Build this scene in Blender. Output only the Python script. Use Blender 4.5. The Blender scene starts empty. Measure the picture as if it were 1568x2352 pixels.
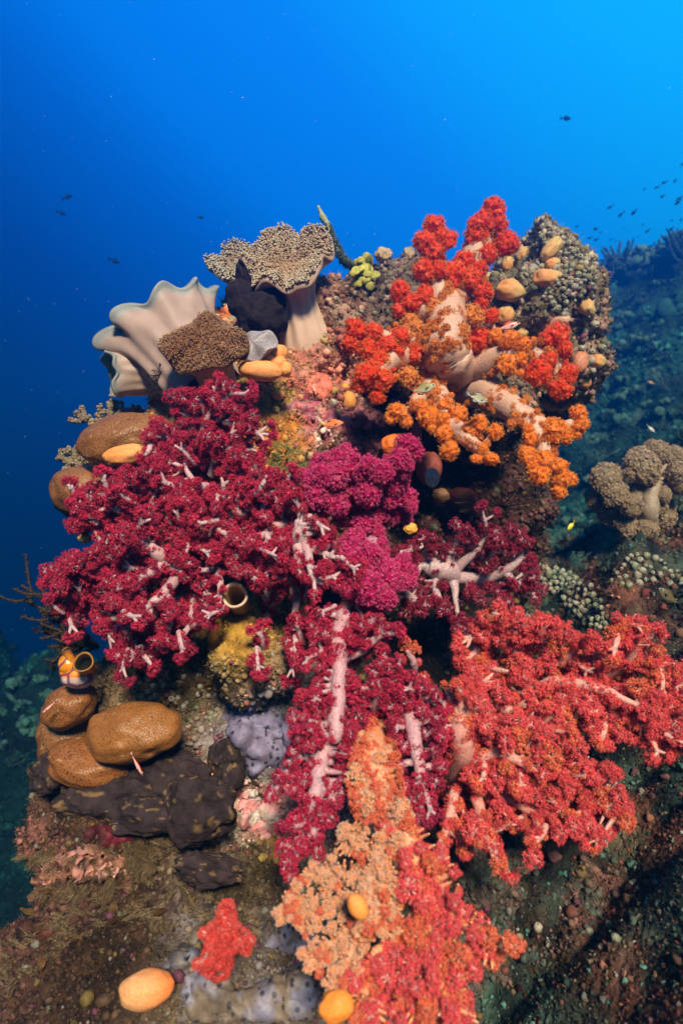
import bpy, bmesh, math
import numpy as np
from mathutils import Vector, Matrix
from mathutils.bvhtree import BVHTree

C = bpy.context.scene.collection
scene = bpy.context.scene

# ---------------------------------------------------------------- camera, world, sun, exposure
KT = 0.839 / 1176.0                       # tangent per picture unit (picture measured as 1568 x 2352)
cam_d = bpy.data.cameras.new('camera')
cam = bpy.data.objects.new('camera', cam_d); C.objects.link(cam)
cam.location = (0, 0, 0); cam.rotation_euler = (math.radians(90), 0, 0)
cam_d.sensor_fit = 'VERTICAL'; cam_d.sensor_height = 36; cam_d.sensor_width = 24
cam_d.lens = 18.0 / 0.839
cam_d.clip_start = 0.02; cam_d.clip_end = 200
cam_d.dof.use_dof = True; cam_d.dof.focus_distance = 1.28; cam_d.dof.aperture_fstop = 3.5
scene.camera = cam

SUN_ELEV, SUN_AZ = 37.0, 10.0             # the light comes from above and behind the camera, a little from the right
world = bpy.data.worlds.new('World'); scene.world = world; world.use_nodes = True
nt = world.node_tree; nt.nodes.clear()
wo = nt.nodes.new('ShaderNodeOutputWorld'); bg = nt.nodes.new('ShaderNodeBackground')
tc = nt.nodes.new('ShaderNodeTexCoord')
dot = nt.nodes.new('ShaderNodeVectorMath'); dot.operation = 'DOT_PRODUCT'
dot.inputs[1].default_value = (0.60, 0.0, 0.80)
mr = nt.nodes.new('ShaderNodeMapRange'); mr.inputs[1].default_value = -0.6; mr.inputs[2].default_value = 0.8
ramp = nt.nodes.new('ShaderNodeValToRGB')
stops = [(-.60, (0.0, .001, .012)), (-.33, (0.0, .003, .034)), (-.15, (0.0, .011, .100)), (.04, (0.0, .050, .34)), (.2, (.0005, .115, .64)),
         (.30, (.001, .195, .90)), (.456, (.003, .235, .98)), (.57, (.004, .36, 1.06)), (.665, (.005, .44, 1.12)), (.80, (.006, .54, 1.2))]
stops = [((d + .6) / 1.4, c) for d, c in stops]
e = ramp.color_ramp.elements
e[0].position = 0; e[0].color = (*stops[0][1], 1)
e[1].position = 1; e[1].color = (*stops[-1][1], 1)
for p, c in stops[1:-1]:
    k = e.new(p); k.color = (*c, 1)
nt.links.new(tc.outputs['Generated'], dot.inputs[0]); nt.links.new(dot.outputs['Value'], mr.inputs[0])
nt.links.new(mr.outputs[0], ramp.inputs[0])
sep = nt.nodes.new('ShaderNodeSeparateXYZ'); nt.links.new(tc.outputs['Generated'], sep.inputs[0])   # world dimmed behind the camera to cut fill light on facing surfaces
back = nt.nodes.new('ShaderNodeMapRange'); back.inputs[1].default_value = -.25; back.inputs[2].default_value = .45; back.inputs[3].default_value = .12; back.inputs[4].default_value = 1; nt.links.new(sep.outputs[1], back.inputs[0])
dim = nt.nodes.new('ShaderNodeVectorMath'); dim.operation = 'SCALE'; nt.links.new(ramp.outputs[0], dim.inputs[0]); nt.links.new(back.outputs[0], dim.inputs['Scale']); nt.links.new(dim.outputs[0], bg.inputs[0])
bg.inputs[1].default_value = 0.62
nt.links.new(bg.outputs[0], wo.inputs[0])

sun_d = bpy.data.lights.new('sun', 'SUN'); sun_d.energy = 5.0; sun_d.angle = math.radians(10); sun_d.color = (1.0, 0.77, 0.62)
sun = bpy.data.objects.new('sun', sun_d); C.objects.link(sun)
se, sa = math.radians(SUN_ELEV), math.radians(SUN_AZ)
to_sun = Vector((math.sin(sa) * math.cos(se), -math.cos(sa) * math.cos(se), math.sin(se)))
sun.rotation_euler = to_sun.to_track_quat('Z', 'Y').to_euler()
scene.view_settings.view_transform = 'Standard'; scene.view_settings.look = 'None'
scene.view_settings.exposure = 0.9; scene.view_settings.gamma = 1.0
HAZE = 0.20
scene.cycles.max_bounces = 5; scene.cycles.diffuse_bounces = 2; scene.cycles.glossy_bounces = 2
scene.cycles.transmission_bounces = 3; scene.cycles.volume_bounces = 0; scene.cycles.transparent_max_bounces = 6

# ---------------------------------------------------------------- helpers
R = lambda seed: np.random.default_rng(seed)
def at(px, py, Y): return np.array([(px - 784) * KT * Y, Y, (1176 - py) * KT * Y])
def px_of(p): p = np.asarray(p); return 784 + p[..., 0] / p[..., 1] / KT, 1176 - p[..., 2] / p[..., 1] / KT
def crop(x0, y0, k): return lambda x, y: (x0 + k * x, y0 + k * y)
c1 = crop(172.2, 459.3, .4028); c2 = crop(689, 430.6, .476); c3 = crop(28.7, 861.2, .4394); c4 = crop(516.7, 976, .476)
c5 = crop(0, 1464, .476); c6 = crop(0, 1837.3, .5127); c7 = crop(574, 1607.6, .6339); c8 = crop(1090.9, 459.3, .4637)
n3 = crop(1177, 976, .2494); n4 = crop(689, 447.8, .1831); n5 = crop(861.2, 746.4, .3296); n6 = crop(0, 1148.3, .3172)
n7 = crop(545.4, 746.4, .1831); n8 = crop(832.5, 918.6, .2563)
def S(r, g, b):
    f = lambda c: c / 12.92 if c <= .04045 else ((c + .055) / 1.055) ** 2.4
    return np.array([f(r / 255), f(g / 255), f(b / 255)])

def _h(i, j, k, s):
    n = (i * 374761393 + j * 668265263 + k * 2147483647 + s * 1274126177) & 0xffffffff
    n = ((n ^ (n >> 13)) * 1274126177) & 0xffffffff
    n = ((n ^ (n >> 15)) * 2246822519) & 0xffffffff
    return ((n ^ (n >> 16)) & 0xffff) / 65535.0
def vnoise(p, s=0):
    p = np.asarray(p, float); f = np.floor(p).astype(np.int64); t = p - f; t = t * t * (3 - 2 * t)
    out = 0
    for a in (0, 1):
        for b in (0, 1):
            for c in (0, 1):
                w = (t[..., 0] if a else 1 - t[..., 0]) * (t[..., 1] if b else 1 - t[..., 1]) * (t[..., 2] if c else 1 - t[..., 2])
                out = out + w * _h(f[..., 0] + a, f[..., 1] + b, f[..., 2] + c, s)
    return out * 2 - 1
def fbm(p, oct=3, s=0):
    v = 0; a = 1.0; q = np.asarray(p, float)
    for o in range(oct): v = v + a * vnoise(q, s + o); q = q * 2.03 + 7.1; a *= .5
    return v

ICO = {}
def ico(l):
    if l not in ICO:
        bm = bmesh.new(); bmesh.ops.create_icosphere(bm, subdivisions=l, radius=1); bm.verts.ensure_lookup_table()
        ICO[l] = (np.array([v.co[:] for v in bm.verts]), np.array([[v.index for v in f.verts] for f in bm.faces])); bm.free()
    return ICO[l]
def norm(v): return v / (np.linalg.norm(v, axis=-1, keepdims=True) + 1e-12)
def frames(n, spin=None):
    n = norm(np.asarray(n, float)); a = np.where(np.abs(n[:, 2:3]) < .9, np.array([[0, 0, 1.]]), np.array([[1., 0, 0]]))
    x = norm(np.cross(a, n)); y = np.cross(n, x)
    if spin is not None:
        c, s_ = np.cos(spin)[:, None], np.sin(spin)[:, None]; x, y = x * c + y * s_, y * c - x * s_
    return x, y, n

class MB:
    def __init__(s): s.V = []; s.F3 = []; s.F4 = []; s.K = []; s.n = 0
    def add(s, v, f, col=(.5, .5, .5)):
        v = np.asarray(v, float); f = np.asarray(f, int); col = np.asarray(col, float)
        if len(v) == 0: return
        if col.ndim == 1: col = np.tile(col, (len(v), 1))
        s.V.append(v); s.K.append(col)
        (s.F3 if f.shape[1] == 3 else s.F4).append(f + s.n); s.n += len(v)
    def inst(s, tv, tf, pos, nrm, scale, spin=None, col=(.5, .5, .5), colfn=None):
        pos = np.asarray(pos, float); k = len(pos)
        if k == 0: return
        x, y, z = frames(nrm, spin); scale = np.asarray(scale, float)
        if scale.ndim == 0: scale = np.full((k, 3), float(scale))
        elif scale.ndim == 1: scale = np.repeat(scale[:, None], 3, 1)
        q = tv[None] * scale[:, None, :]
        v = pos[:, None] + q[..., 0:1] * x[:, None] + q[..., 1:2] * y[:, None] + q[..., 2:3] * z[:, None]
        m = len(tv); f = (tf[None] + (np.arange(k) * m)[:, None, None]).reshape(-1, tf.shape[1])
        if colfn is not None: cc = colfn(k).reshape(-1, 3)
        else:
            cc = np.asarray(col, float)
            cc = np.tile(cc, (k * m, 1)) if cc.ndim == 1 else np.repeat(cc, m, 0)
        s.add(v.reshape(-1, 3), f, cc)
    def tube(s, pts, rad, sides=8, col=(.5, .5, .5), rough=0.0, seed=0, cap=True):
        pts = np.asarray(pts, float); n = len(pts); rad = np.asarray(rad, float) * np.ones(n)
        t = norm(np.gradient(pts, axis=0)); ref = np.array([0, -1., 0.2])
        x = norm(np.cross(t, ref) + 1e-6); y = np.cross(t, x)
        a = np.arange(sides) / sides * 2 * np.pi
        v = pts[:, None] + rad[:, None, None] * (np.cos(a)[None, :, None] * x[:, None] + np.sin(a)[None, :, None] * y[:, None])
        if rough: v = v + (v - pts[:, None]) * (rough * fbm(v * 60, 2, seed))[..., None]
        col = np.asarray(col, float); cc = np.tile(col, (n * sides, 1)) if col.ndim == 1 else np.repeat(col, sides, 0)
        i = np.arange(n - 1)[:, None] * sides; j = np.arange(sides)[None]; j2 = (j + 1) % sides
        f = np.stack([i + j, i + j2, i + sides + j2, i + sides + j], -1).reshape(-1, 4)
        s.add(v.reshape(-1, 3), f, cc)
        if cap:
            for end, o in ((0, -1), (n - 1, 1)):
                ring = v[end]; tip = pts[end] + t[end] * o * rad[end] * .8
                mid = pts[end] + (ring - pts[end]) * .7 + t[end] * o * rad[end] * .55
                vv = np.concatenate([ring, mid, tip[None]]); q = np.arange(sides); q2 = (q + 1) % sides
                base = s.n; ce = cc[end * sides]
                s.add(vv, np.stack([q, q2, sides + q2, sides + q], -1), ce)
                s.F3.append(np.stack([sides + q, sides + q2, np.full(sides, 2 * sides)], -1) + base)
    def blob(s, c, rad, level=3, amp=.15, freq=2.2, seed=0, col=(.5, .5, .5), rot=None, colfn=None, oct=3):
        v, f = ico(level); k = 1 + amp * fbm(v * freq + seed * 3.7, oct, seed)
        q = v * k[:, None] * np.asarray(rad, float)
        if rot is not None: q = q @ np.asarray(rot).T
        s.add(q + np.asarray(c), f, colfn(v, q) if colfn else col)
    def build(s, name, m, parent=None, origin=(0, 0, 0), smooth=True):
        me = s.mesh(name, m, origin, smooth)
        o = bpy.data.objects.new(name, me); C.objects.link(o)
        if parent is not None: o.parent = parent
        return o
    def mesh(s, name, m, origin=(0, 0, 0), smooth=True):
        me = bpy.data.meshes.new(name); V = np.concatenate(s.V) - np.asarray(origin, float)
        F3 = np.concatenate(s.F3) if s.F3 else np.zeros((0, 3), int); F4 = np.concatenate(s.F4) if s.F4 else np.zeros((0, 4), int)
        me.vertices.add(len(V)); me.vertices.foreach_set('co', V.astype(np.float32).ravel())
        li = np.concatenate([F3.ravel(), F4.ravel()]).astype(np.int32)
        tot = np.concatenate([np.full(len(F3), 3), np.full(len(F4), 4)]).astype(np.int32)
        st = (np.cumsum(tot) - tot).astype(np.int32)
        me.loops.add(len(li)); me.loops.foreach_set('vertex_index', li)
        me.polygons.add(len(tot)); me.polygons.foreach_set('loop_start', st); me.polygons.foreach_set('loop_total', tot)
        me.polygons.foreach_set('use_smooth', np.full(len(tot), smooth, dtype=bool))
        ca = me.color_attributes.new('Col', 'FLOAT_COLOR', 'POINT')
        K = np.concatenate([np.clip(np.concatenate(s.K), 0, 1), np.ones((len(V), 1))], 1)
        ca.data.foreach_set('color', K.astype(np.float32).ravel())
        me.update(calc_edges=True)
        if m is not None: me.materials.append(m)
        return me

def tag(o, label=None, cat=None, group=None, kind=None):
    if label: o['label'] = label
    if cat: o['category'] = cat
    if group: o['group'] = group
    if kind: o['kind'] = kind
    return o
def empty(name, loc, label, cat, group=None):
    o = bpy.data.objects.new(name, None); o.empty_display_size = .03; C.objects.link(o); o.location = tuple(loc)
    return tag(o, label, cat, group)
def one(mb, name, m, loc, label, cat, group=None, smooth=True):
    o = mb.build(name, m, None, loc, smooth); o.location = tuple(loc); return tag(o, label, cat, group)
def copy_thing(o, loc, rot=None, scale=None, label=None, group=None):
    c = o.copy(); C.objects.link(c); c.location = tuple(loc)
    if rot is not None: c.rotation_euler = rot
    if scale is not None: c.scale = (scale,) * 3 if np.isscalar(scale) else tuple(scale)
    if label: c['label'] = label
    if group: c['group'] = group
    for ch in o.children:
        d = ch.copy(); C.objects.link(d); d.parent = c
    return c

def spline(P, n):
    P = np.asarray(P, float); m = len(P)
    if m == 2: return P[0] + (P[1] - P[0]) * np.linspace(0, 1, n)[:, None]
    Q = np.concatenate([[2 * P[0] - P[1]], P, [2 * P[-1] - P[-2]]]); t = np.linspace(0, m - 1 - 1e-6, n); i = t.astype(int); u = (t - i)[:, None]
    a, b, c, d = Q[i], Q[i + 1], Q[i + 2], Q[i + 3]
    return .5 * (2 * b + (c - a) * u + (2 * a - 5 * b + 4 * c - d) * u ** 2 + (3 * b - 3 * c + d - a) * u ** 3)
def inside(poly, x, y):
    poly = np.asarray(poly, float); x1, y1 = poly[:, 0], poly[:, 1]; x2, y2 = np.roll(x1, -1), np.roll(y1, -1)
    r = np.zeros(np.shape(x), bool)
    for a, b, c, d in zip(x1, y1, x2, y2):
        if b != d: r ^= ((b > y) != (d > y)) & (x < (c - a) * (y - b) / (d - b) + a)
    return r
def edge_dist(poly, x, y):
    poly = np.asarray(poly, float); best = np.full(np.shape(x), 1e9)
    for a, b in zip(poly, np.roll(poly, -1, 0)):
        d = b - a; t = np.clip(((x - a[0]) * d[0] + (y - a[1]) * d[1]) / (d @ d + 1e-9), 0, 1)
        best = np.minimum(best, np.hypot(x - a[0] - t * d[0], y - a[1] - t * d[1]))
    return best

# ---------------------------------------------------------------- materials (all procedural)
def mat(name, col=None, rough=.6, spec=.3, sss=0.0, sss_col=(1, .3, .2), var=0.0, var_scale=20, bump=0.0, bump_scale=80, bump_kind='noise',
        lines=0.0, lines_col=(.9, .85, .8), lines_scale=160, lines_w=.03, spots=0.0, spots_col=(.1, .05, .02), spots_scale=200, spots_r=.3, trans=0.0, dist=.01):
    m = bpy.data.materials.new(name); m.use_nodes = True; t = m.node_tree; N = t.nodes; L = t.links
    b = N['Principled BSDF']; b.inputs['Roughness'].default_value = rough; b.inputs['Specular IOR Level'].default_value = spec
    if col is None:
        a = N.new('ShaderNodeAttribute'); a.attribute_name = 'Col'; c = a.outputs['Color']
    else:
        a = N.new('ShaderNodeRGB'); a.outputs[0].default_value = (*col, 1); c = a.outputs[0]
    co = N.new('ShaderNodeTexCoord').outputs['Object']
    def mixer(fac, c1_, rgb, mode='MIX'):
        x = N.new('ShaderNodeMix'); x.data_type = 'RGBA'; x.blend_type = mode
        if hasattr(fac, 'is_linked'): L.new(fac, x.inputs[0])
        else: x.inputs[0].default_value = fac
        L.new(c1_, x.inputs[6])
        if hasattr(rgb, 'is_linked'): L.new(rgb, x.inputs[7])
        else: x.inputs[7].default_value = (*rgb, 1)
        return x.outputs[2]
    if var:
        n = N.new('ShaderNodeTexNoise'); n.inputs['Scale'].default_value = var_scale; n.inputs['Detail'].default_value = 5; n.inputs['Roughness'].default_value = .65; L.new(co, n.inputs['Vector'])
        r = N.new('ShaderNodeMapRange'); r.inputs[1].default_value = .3; r.inputs[2].default_value = .7; r.inputs[3].default_value = 1 - var; r.inputs[4].default_value = 1 + var * .8; L.new(n.outputs['Fac'], r.inputs[0])
        k = N.new('ShaderNodeVectorMath'); k.operation = 'SCALE'; L.new(c, k.inputs[0]); L.new(r.outputs[0], k.inputs['Scale']); c = k.outputs[0]
    hgt = None
    if spots:
        v = N.new('ShaderNodeTexVoronoi'); v.inputs['Scale'].default_value = spots_scale; L.new(co, v.inputs['Vector'])
        r = N.new('ShaderNodeMapRange'); r.inputs[1].default_value = spots_r; r.inputs[2].default_value = spots_r * .5; r.inputs[3].default_value = 0; r.inputs[4].default_value = spots; L.new(v.outputs['Distance'], r.inputs[0])
        c = mixer(r.outputs[0], c, spots_col)
    if lines:
        n = N.new('ShaderNodeTexNoise'); n.inputs['Scale'].default_value = lines_scale * .25; n.inputs['Detail'].default_value = 2; L.new(co, n.inputs['Vector'])
        ad = N.new('ShaderNodeMix'); ad.data_type = 'RGBA'; ad.inputs[0].default_value = .03; L.new(co, ad.inputs[6]); L.new(n.outputs['Color'], ad.inputs[7])
        v = N.new('ShaderNodeTexVoronoi'); v.feature = 'DISTANCE_TO_EDGE'; v.inputs['Scale'].default_value = lines_scale; L.new(ad.outputs[2], v.inputs['Vector'])
        r = N.new('ShaderNodeMapRange'); r.inputs[1].default_value = lines_w; r.inputs[2].default_value = lines_w * 3; r.inputs[3].default_value = lines; r.inputs[4].default_value = 0; L.new(v.outputs['Distance'], r.inputs[0])
        c = mixer(r.outputs[0], c, lines_col); hgt = r.outputs[0]
    L.new(c, b.inputs['Base Color'])
    if bump:
        if bump_kind == 'voronoi':
            v = N.new('ShaderNodeTexVoronoi'); v.inputs['Scale'].default_value = bump_scale; L.new(co, v.inputs['Vector']); h = v.outputs['Distance']
        else:
            v = N.new('ShaderNodeTexNoise'); v.inputs['Scale'].default_value = bump_scale; v.inputs['Detail'].default_value = 4; L.new(co, v.inputs['Vector']); h = v.outputs['Fac']
        bp = N.new('ShaderNodeBump'); bp.inputs['Strength'].default_value = bump; bp.inputs['Distance'].default_value = dist; L.new(h, bp.inputs['Height']); L.new(bp.outputs[0], b.inputs['Normal'])
    if sss:
        b.inputs['Subsurface Weight'].default_value = sss; b.inputs['Subsurface Radius'].default_value = sss_col; b.inputs['Subsurface Scale'].default_value = .012
    if trans:
        tr = N.new('ShaderNodeBsdfTranslucent'); L.new(c, tr.inputs[0]); mx = N.new('ShaderNodeMixShader'); mx.inputs[0].default_value = trans
        L.new(b.outputs[0], mx.inputs[1]); L.new(tr.outputs[0], mx.inputs[2]); L.new(mx.outputs[0], N['Material Output'].inputs['Surface'])
    return m

M = {}
M['rock'] = mat('rock_surface', rough=.85, spec=.2, var=.55, var_scale=38, bump=.8, bump_scale=70, dist=.02)
M['seabed'] = mat('seabed_surface', rough=.9, spec=.1, var=.6, var_scale=7, bump=.8, bump_scale=18, dist=.06)
M['growth'] = mat('growth_surface', rough=.7, spec=.3, var=.35, var_scale=120, bump=.5, bump_scale=300, dist=.003)
M['far_growth'] = mat('far_growth_surface', rough=.85, spec=.1, var=.4, var_scale=16)
M['turf'] = mat('turf_surface', rough=.7, spec=.2, trans=.25)
M['polyp'] = mat('polyp_surface', rough=.5, spec=.35, trans=.36)
M['stalk'] = mat('soft_coral_stalk', rough=.42, spec=.4, sss=.35, lines=.35, lines_col=(.66, .48, .49), lines_scale=150, lines_w=.045, bump=.6, bump_scale=260, dist=.003)
M['fin'] = mat('fin_surface', rough=.5, spec=.3, trans=.3)
M['fish'] = mat('fish_skin', rough=.32, spec=.6, bump=.25, bump_scale=420, bump_kind='voronoi', dist=.001)
M['far_fish'] = mat('far_fish_skin', rough=.9, spec=.03)
M['eye'] = mat('eye_black', col=(.01, .01, .012), rough=.1, spec=.7)
M['leather'] = mat('leather_coral_skin', rough=.55, spec=.35, sss=.25, sss_col=(1, .5, .35), var=.12, var_scale=14, bump=.12, bump_scale=60)
M['leather_dot'] = mat('leather_coral_cap', rough=.5, spec=.45, spots=.8, spots_col=(.12, .10, .10), spots_scale=300, spots_r=.52, var=.15, var_scale=30)
M['sponge'] = mat('sponge_surface', rough=.6, spec=.3, sss=.25, sss_col=(1, .4, .15), spots=.45, spots_col=(.48, .17, .03), spots_scale=300, spots_r=.5, bump=.22, bump_scale=300, bump_kind='voronoi', dist=.002, var=.12, var_scale=30)
M['brain'] = mat('massive_coral_surface', rough=.45, spec=.38, var=.28, var_scale=14, lines=.5, lines_col=(.38, .15, .042), lines_scale=170, lines_w=.10, bump=.3, bump_scale=260, bump_kind='voronoi', dist=.003)
M['dark_sponge'] = mat('dark_sponge_surface', rough=.85, spec=.15, var=.6, var_scale=40, bump=.6, bump_scale=150, dist=.004)
M['pore_sponge'] = mat('pored_sponge_surface', rough=.55, spec=.35, var=.45, var_scale=30, spots=.9, spots_col=(.015, .015, .03), spots_scale=70, spots_r=.36, bump=.5, bump_scale=60, dist=.006)
M['crust'] = mat('crust_surface', rough=.65, spec=.3, var=.4, var_scale=60, bump=.6, bump_scale=130, dist=.005)

# ---------------------------------------------------------------- the sloping seabed
def ground_z(x, y):
    z = -0.92 + 0.75 * x
    def g(cx, cy, rx, ry, h): return h * np.exp(-((x - cx) / rx) ** 2 - ((y - cy) / ry) ** 2)
    z = z + g(3.65, 6.3, 1.0, 1.1, 1.08) + g(2.75, 6.9, .5, .7, .92) + g(2.3, 4.9, .7, .6, -.15)
    z = z + g(-3.75, 6.5, .42, .8, 2.3) + g(-2.9, 5.2, 1.5, 1.2, 1.35) + g(-1.7, 3.2, .6, .5, -.25) + g(-1.3, 2.2, .5, .5, -.25)
    p = np.stack([x, y, np.zeros_like(x)], -1)
    w = np.clip((np.hypot(x, y) - .8) / 2.5, .25, 1)
    z = z + w * (.30 * fbm(p * .8, 3, 5) + .16 * fbm(p * 2.6, 3, 9)) + .065 * fbm(p * 7, 3, 13)
    z = np.where(z > 2.5, 2.5 + (z - 2.5) * .25, z)
    return z
gs = np.linspace(-1, 1, 300)
gx = np.sinh(gs * 3.2) / np.sinh(3.2) * 13.0 + .5
gy = -1.2 + (np.exp(np.linspace(0, 1, 300) * 2.6) - 1) / (math.exp(2.6) - 1) * 17.0
GX, GY = np.meshgrid(gx, gy, indexing='ij'); GZ = ground_z(GX, GY)
sv = np.stack([GX, GY, GZ], -1).reshape(-1, 3)
ii, jj = np.meshgrid(np.arange(299), np.arange(299), indexing='ij'); q0 = (ii * 300 + jj).ravel()
sf = np.stack([q0, q0 + 300, q0 + 301, q0 + 1], -1)
n1 = fbm(sv * 3.1, 4, 21)[:, None]; n2 = fbm(sv * 9, 3, 31)[:, None]
def seabed_colour(P):  # far tones low in red, painting in what water takes from the light
    f1, f2, f3 = (fbm(P * k, 4, q)[:, None] for k, q in ((3.1, 21), (9, 31), (14, 37))); near = np.clip(1 - np.hypot(P[:, 0] - .6, P[:, 1] - 1.2) / 1.9, 0, 1)[:, None]
    c = np.array([.012, .050, .048]) + np.clip(f1, 0, 1) * np.array([.018, .085, .07]) + np.clip(-f1, 0, 1) * np.array([-.006, -.03, -.022])
    w = np.array([.048, .032, .022]) + np.clip(f2, 0, 1) * np.array([.22, .055, .03]) + np.clip(-f2, 0, 1) * np.array([.02, .08, .065]); w = np.where(f3 > .5, np.array([.17, .125, .075]), w); w = np.where(f3 < -.55, np.array([.012, .010, .010]), w)
    c = c * (1 - .55 * np.clip((-P[:, :1] - .6) / 1.0, 0, 1)); k = np.clip(near * 2.2, 0, .85); return np.clip(c * (1 - k) + w * k, .004, 1)
mb = MB(); mb.add(sv, sf, seabed_colour(sv))
seabed = mb.build('seabed', M['seabed']); tag(seabed, 'dim teal reef slope rising to the right behind the coral outcrop', None, None, 'structure')

# ---------------------------------------------------------------- the coral outcrop's rock (blobs fused by a voxel remesh)
BL = [  # px, py, Y, half width px, half height px, half depth m
    (640, 905, 1.66, 175, 170, .23), (860, 785, 1.74, 165, 115, .22), (1236, 712, 1.80, 98, 182, .22), (1120, 830, 1.80, 150, 170, .2),
    (610, 1150, 1.62, 320, 300, .26), (1000, 1150, 2.02, 230, 330, .28), (320, 1100, 1.62, 100, 130, .2), (620, 1640, 1.52, 370, 310, .33),
    (375, 1880, 1.36, 270, 250, .30), (530, 2320, 1.10, 540, 335, .30), (960, 2040, 1.34, 320, 380, .32), (1230, 1740, 1.66, 300, 290, .3),
    (1330, 2230, 1.16, 380, 300, .24), (880, 1400, 1.72, 200, 250, .26), (560, 1480, 1.24, 75, 90, .14), (730, 790, 1.64, 130, 120, .16), (600, 770, 1.62, 110, 110, .13),
    (1050, 960, 1.72, 150, 120, .16), (930, 690, 1.82, 140, 70, .13), (1285, 860, 1.79, 70, 90, .16), (1350, 1930, 1.42, 200, 170, .16)]
vs = []; fs = []; off = 0
for px, py, Y, rx, rz, ry in BL:
    v, f = ico(4); q = v * np.array([rx * KT * Y, ry, rz * KT * Y]) + at(px, py, Y); vs.append(q); fs.append(f + off); off += len(v)
me = bpy.data.meshes.new('rock_source'); me.from_pydata(np.concatenate(vs).tolist(), [], np.concatenate(fs).tolist()); me.update()
tmp = bpy.data.objects.new('rock_source', me); C.objects.link(tmp)
md = tmp.modifiers.new('remesh', 'REMESH'); md.mode = 'VOXEL'; md.voxel_size = .011
sm = tmp.modifiers.new('smooth', 'SMOOTH'); sm.factor = .6; sm.iterations = 10
dg = bpy.context.evaluated_depsgraph_get(); ev = tmp.evaluated_get(dg).to_mesh()
nv = len(ev.vertices); RV = np.zeros(nv * 3, np.float32); ev.vertices.foreach_get('co', RV); RV = RV.reshape(-1, 3).astype(float)
RN = np.zeros(nv * 3, np.float32); ev.vertices.foreach_get('normal', RN); RN = RN.reshape(-1, 3).astype(float)
RQ = [tuple(p.vertices) for p in ev.polygons]
tmp.evaluated_get(dg).to_mesh_clear(); bpy.data.objects.remove(tmp); bpy.data.meshes.remove(me)
RF4 = np.array([q for q in RQ if len(q) == 4], int); RF3 = np.array([q for q in RQ if len(q) == 3], int).reshape(-1, 3)
RV = RV + RN * (.050 * fbm(RV * 7, 3, 41) + .026 * fbm(RV * 21, 3, 51) + .008 * fbm(RV * 70, 2, 61))[:, None]

PAL = [  # what grows on the rock around each spot (picture units): main colour, second colour; lower corners darkened to paint in flash falloff
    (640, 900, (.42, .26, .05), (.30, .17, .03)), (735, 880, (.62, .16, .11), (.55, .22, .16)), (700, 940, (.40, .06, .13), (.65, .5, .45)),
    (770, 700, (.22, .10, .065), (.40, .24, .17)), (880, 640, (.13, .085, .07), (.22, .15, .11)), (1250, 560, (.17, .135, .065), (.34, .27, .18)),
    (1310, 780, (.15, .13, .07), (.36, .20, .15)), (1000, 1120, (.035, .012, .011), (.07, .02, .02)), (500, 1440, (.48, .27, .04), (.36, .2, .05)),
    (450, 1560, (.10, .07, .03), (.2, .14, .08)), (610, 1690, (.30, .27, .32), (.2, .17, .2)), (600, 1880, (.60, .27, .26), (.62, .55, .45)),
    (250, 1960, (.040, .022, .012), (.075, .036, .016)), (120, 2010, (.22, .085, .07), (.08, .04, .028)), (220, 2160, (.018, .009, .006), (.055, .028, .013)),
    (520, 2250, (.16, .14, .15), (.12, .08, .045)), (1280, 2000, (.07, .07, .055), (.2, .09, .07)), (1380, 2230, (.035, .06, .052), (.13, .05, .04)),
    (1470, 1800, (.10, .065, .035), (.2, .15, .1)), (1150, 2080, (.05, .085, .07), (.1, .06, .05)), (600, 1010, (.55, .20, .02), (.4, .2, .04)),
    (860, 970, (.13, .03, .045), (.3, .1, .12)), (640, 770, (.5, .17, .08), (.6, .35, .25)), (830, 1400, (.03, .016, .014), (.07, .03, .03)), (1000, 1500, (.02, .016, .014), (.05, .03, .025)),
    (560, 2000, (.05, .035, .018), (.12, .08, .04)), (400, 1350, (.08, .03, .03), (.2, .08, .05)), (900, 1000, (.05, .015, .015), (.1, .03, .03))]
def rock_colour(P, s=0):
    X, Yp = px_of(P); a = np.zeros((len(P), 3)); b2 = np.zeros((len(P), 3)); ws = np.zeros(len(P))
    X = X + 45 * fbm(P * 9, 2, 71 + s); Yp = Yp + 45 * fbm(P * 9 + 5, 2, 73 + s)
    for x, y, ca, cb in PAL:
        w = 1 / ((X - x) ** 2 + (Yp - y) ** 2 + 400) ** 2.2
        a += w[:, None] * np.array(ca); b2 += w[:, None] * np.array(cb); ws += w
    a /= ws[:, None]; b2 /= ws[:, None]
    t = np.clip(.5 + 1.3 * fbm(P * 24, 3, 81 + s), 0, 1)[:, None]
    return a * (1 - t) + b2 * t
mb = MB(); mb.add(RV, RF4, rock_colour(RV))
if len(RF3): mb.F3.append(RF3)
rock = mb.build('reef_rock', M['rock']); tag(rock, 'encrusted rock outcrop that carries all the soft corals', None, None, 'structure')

tri = [tuple(q) for q in RF4.tolist()] + [tuple(q) for q in RF3.tolist()]
rock_bvh = BVHTree.FromPolygons([tuple(v) for v in RV], tri)
all_bvh = BVHTree.FromPolygons([tuple(v) for v in RV] + [tuple(v) for v in sv], tri + [tuple(int(k) + len(RV) for k in q) for q in sf])
def hit(px, py, bvh=None, Yd=1.4):
    d = Vector(at(px, py, 1.0)).normalized(); loc, nrm, idx, dist = (bvh or all_bvh).ray_cast(Vector((0, 0, 0)), d)
    if loc is None: return at(px, py, Yd), np.array([0, -1., 0]), False
    n = np.array(nrm)
    if n @ np.array(d) > 0: n = -n
    return np.array(loc), n, True
def rockY(px, py, default):
    l, n, ok = hit(px, py, rock_bvh); return l[1] if ok else default

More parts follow.
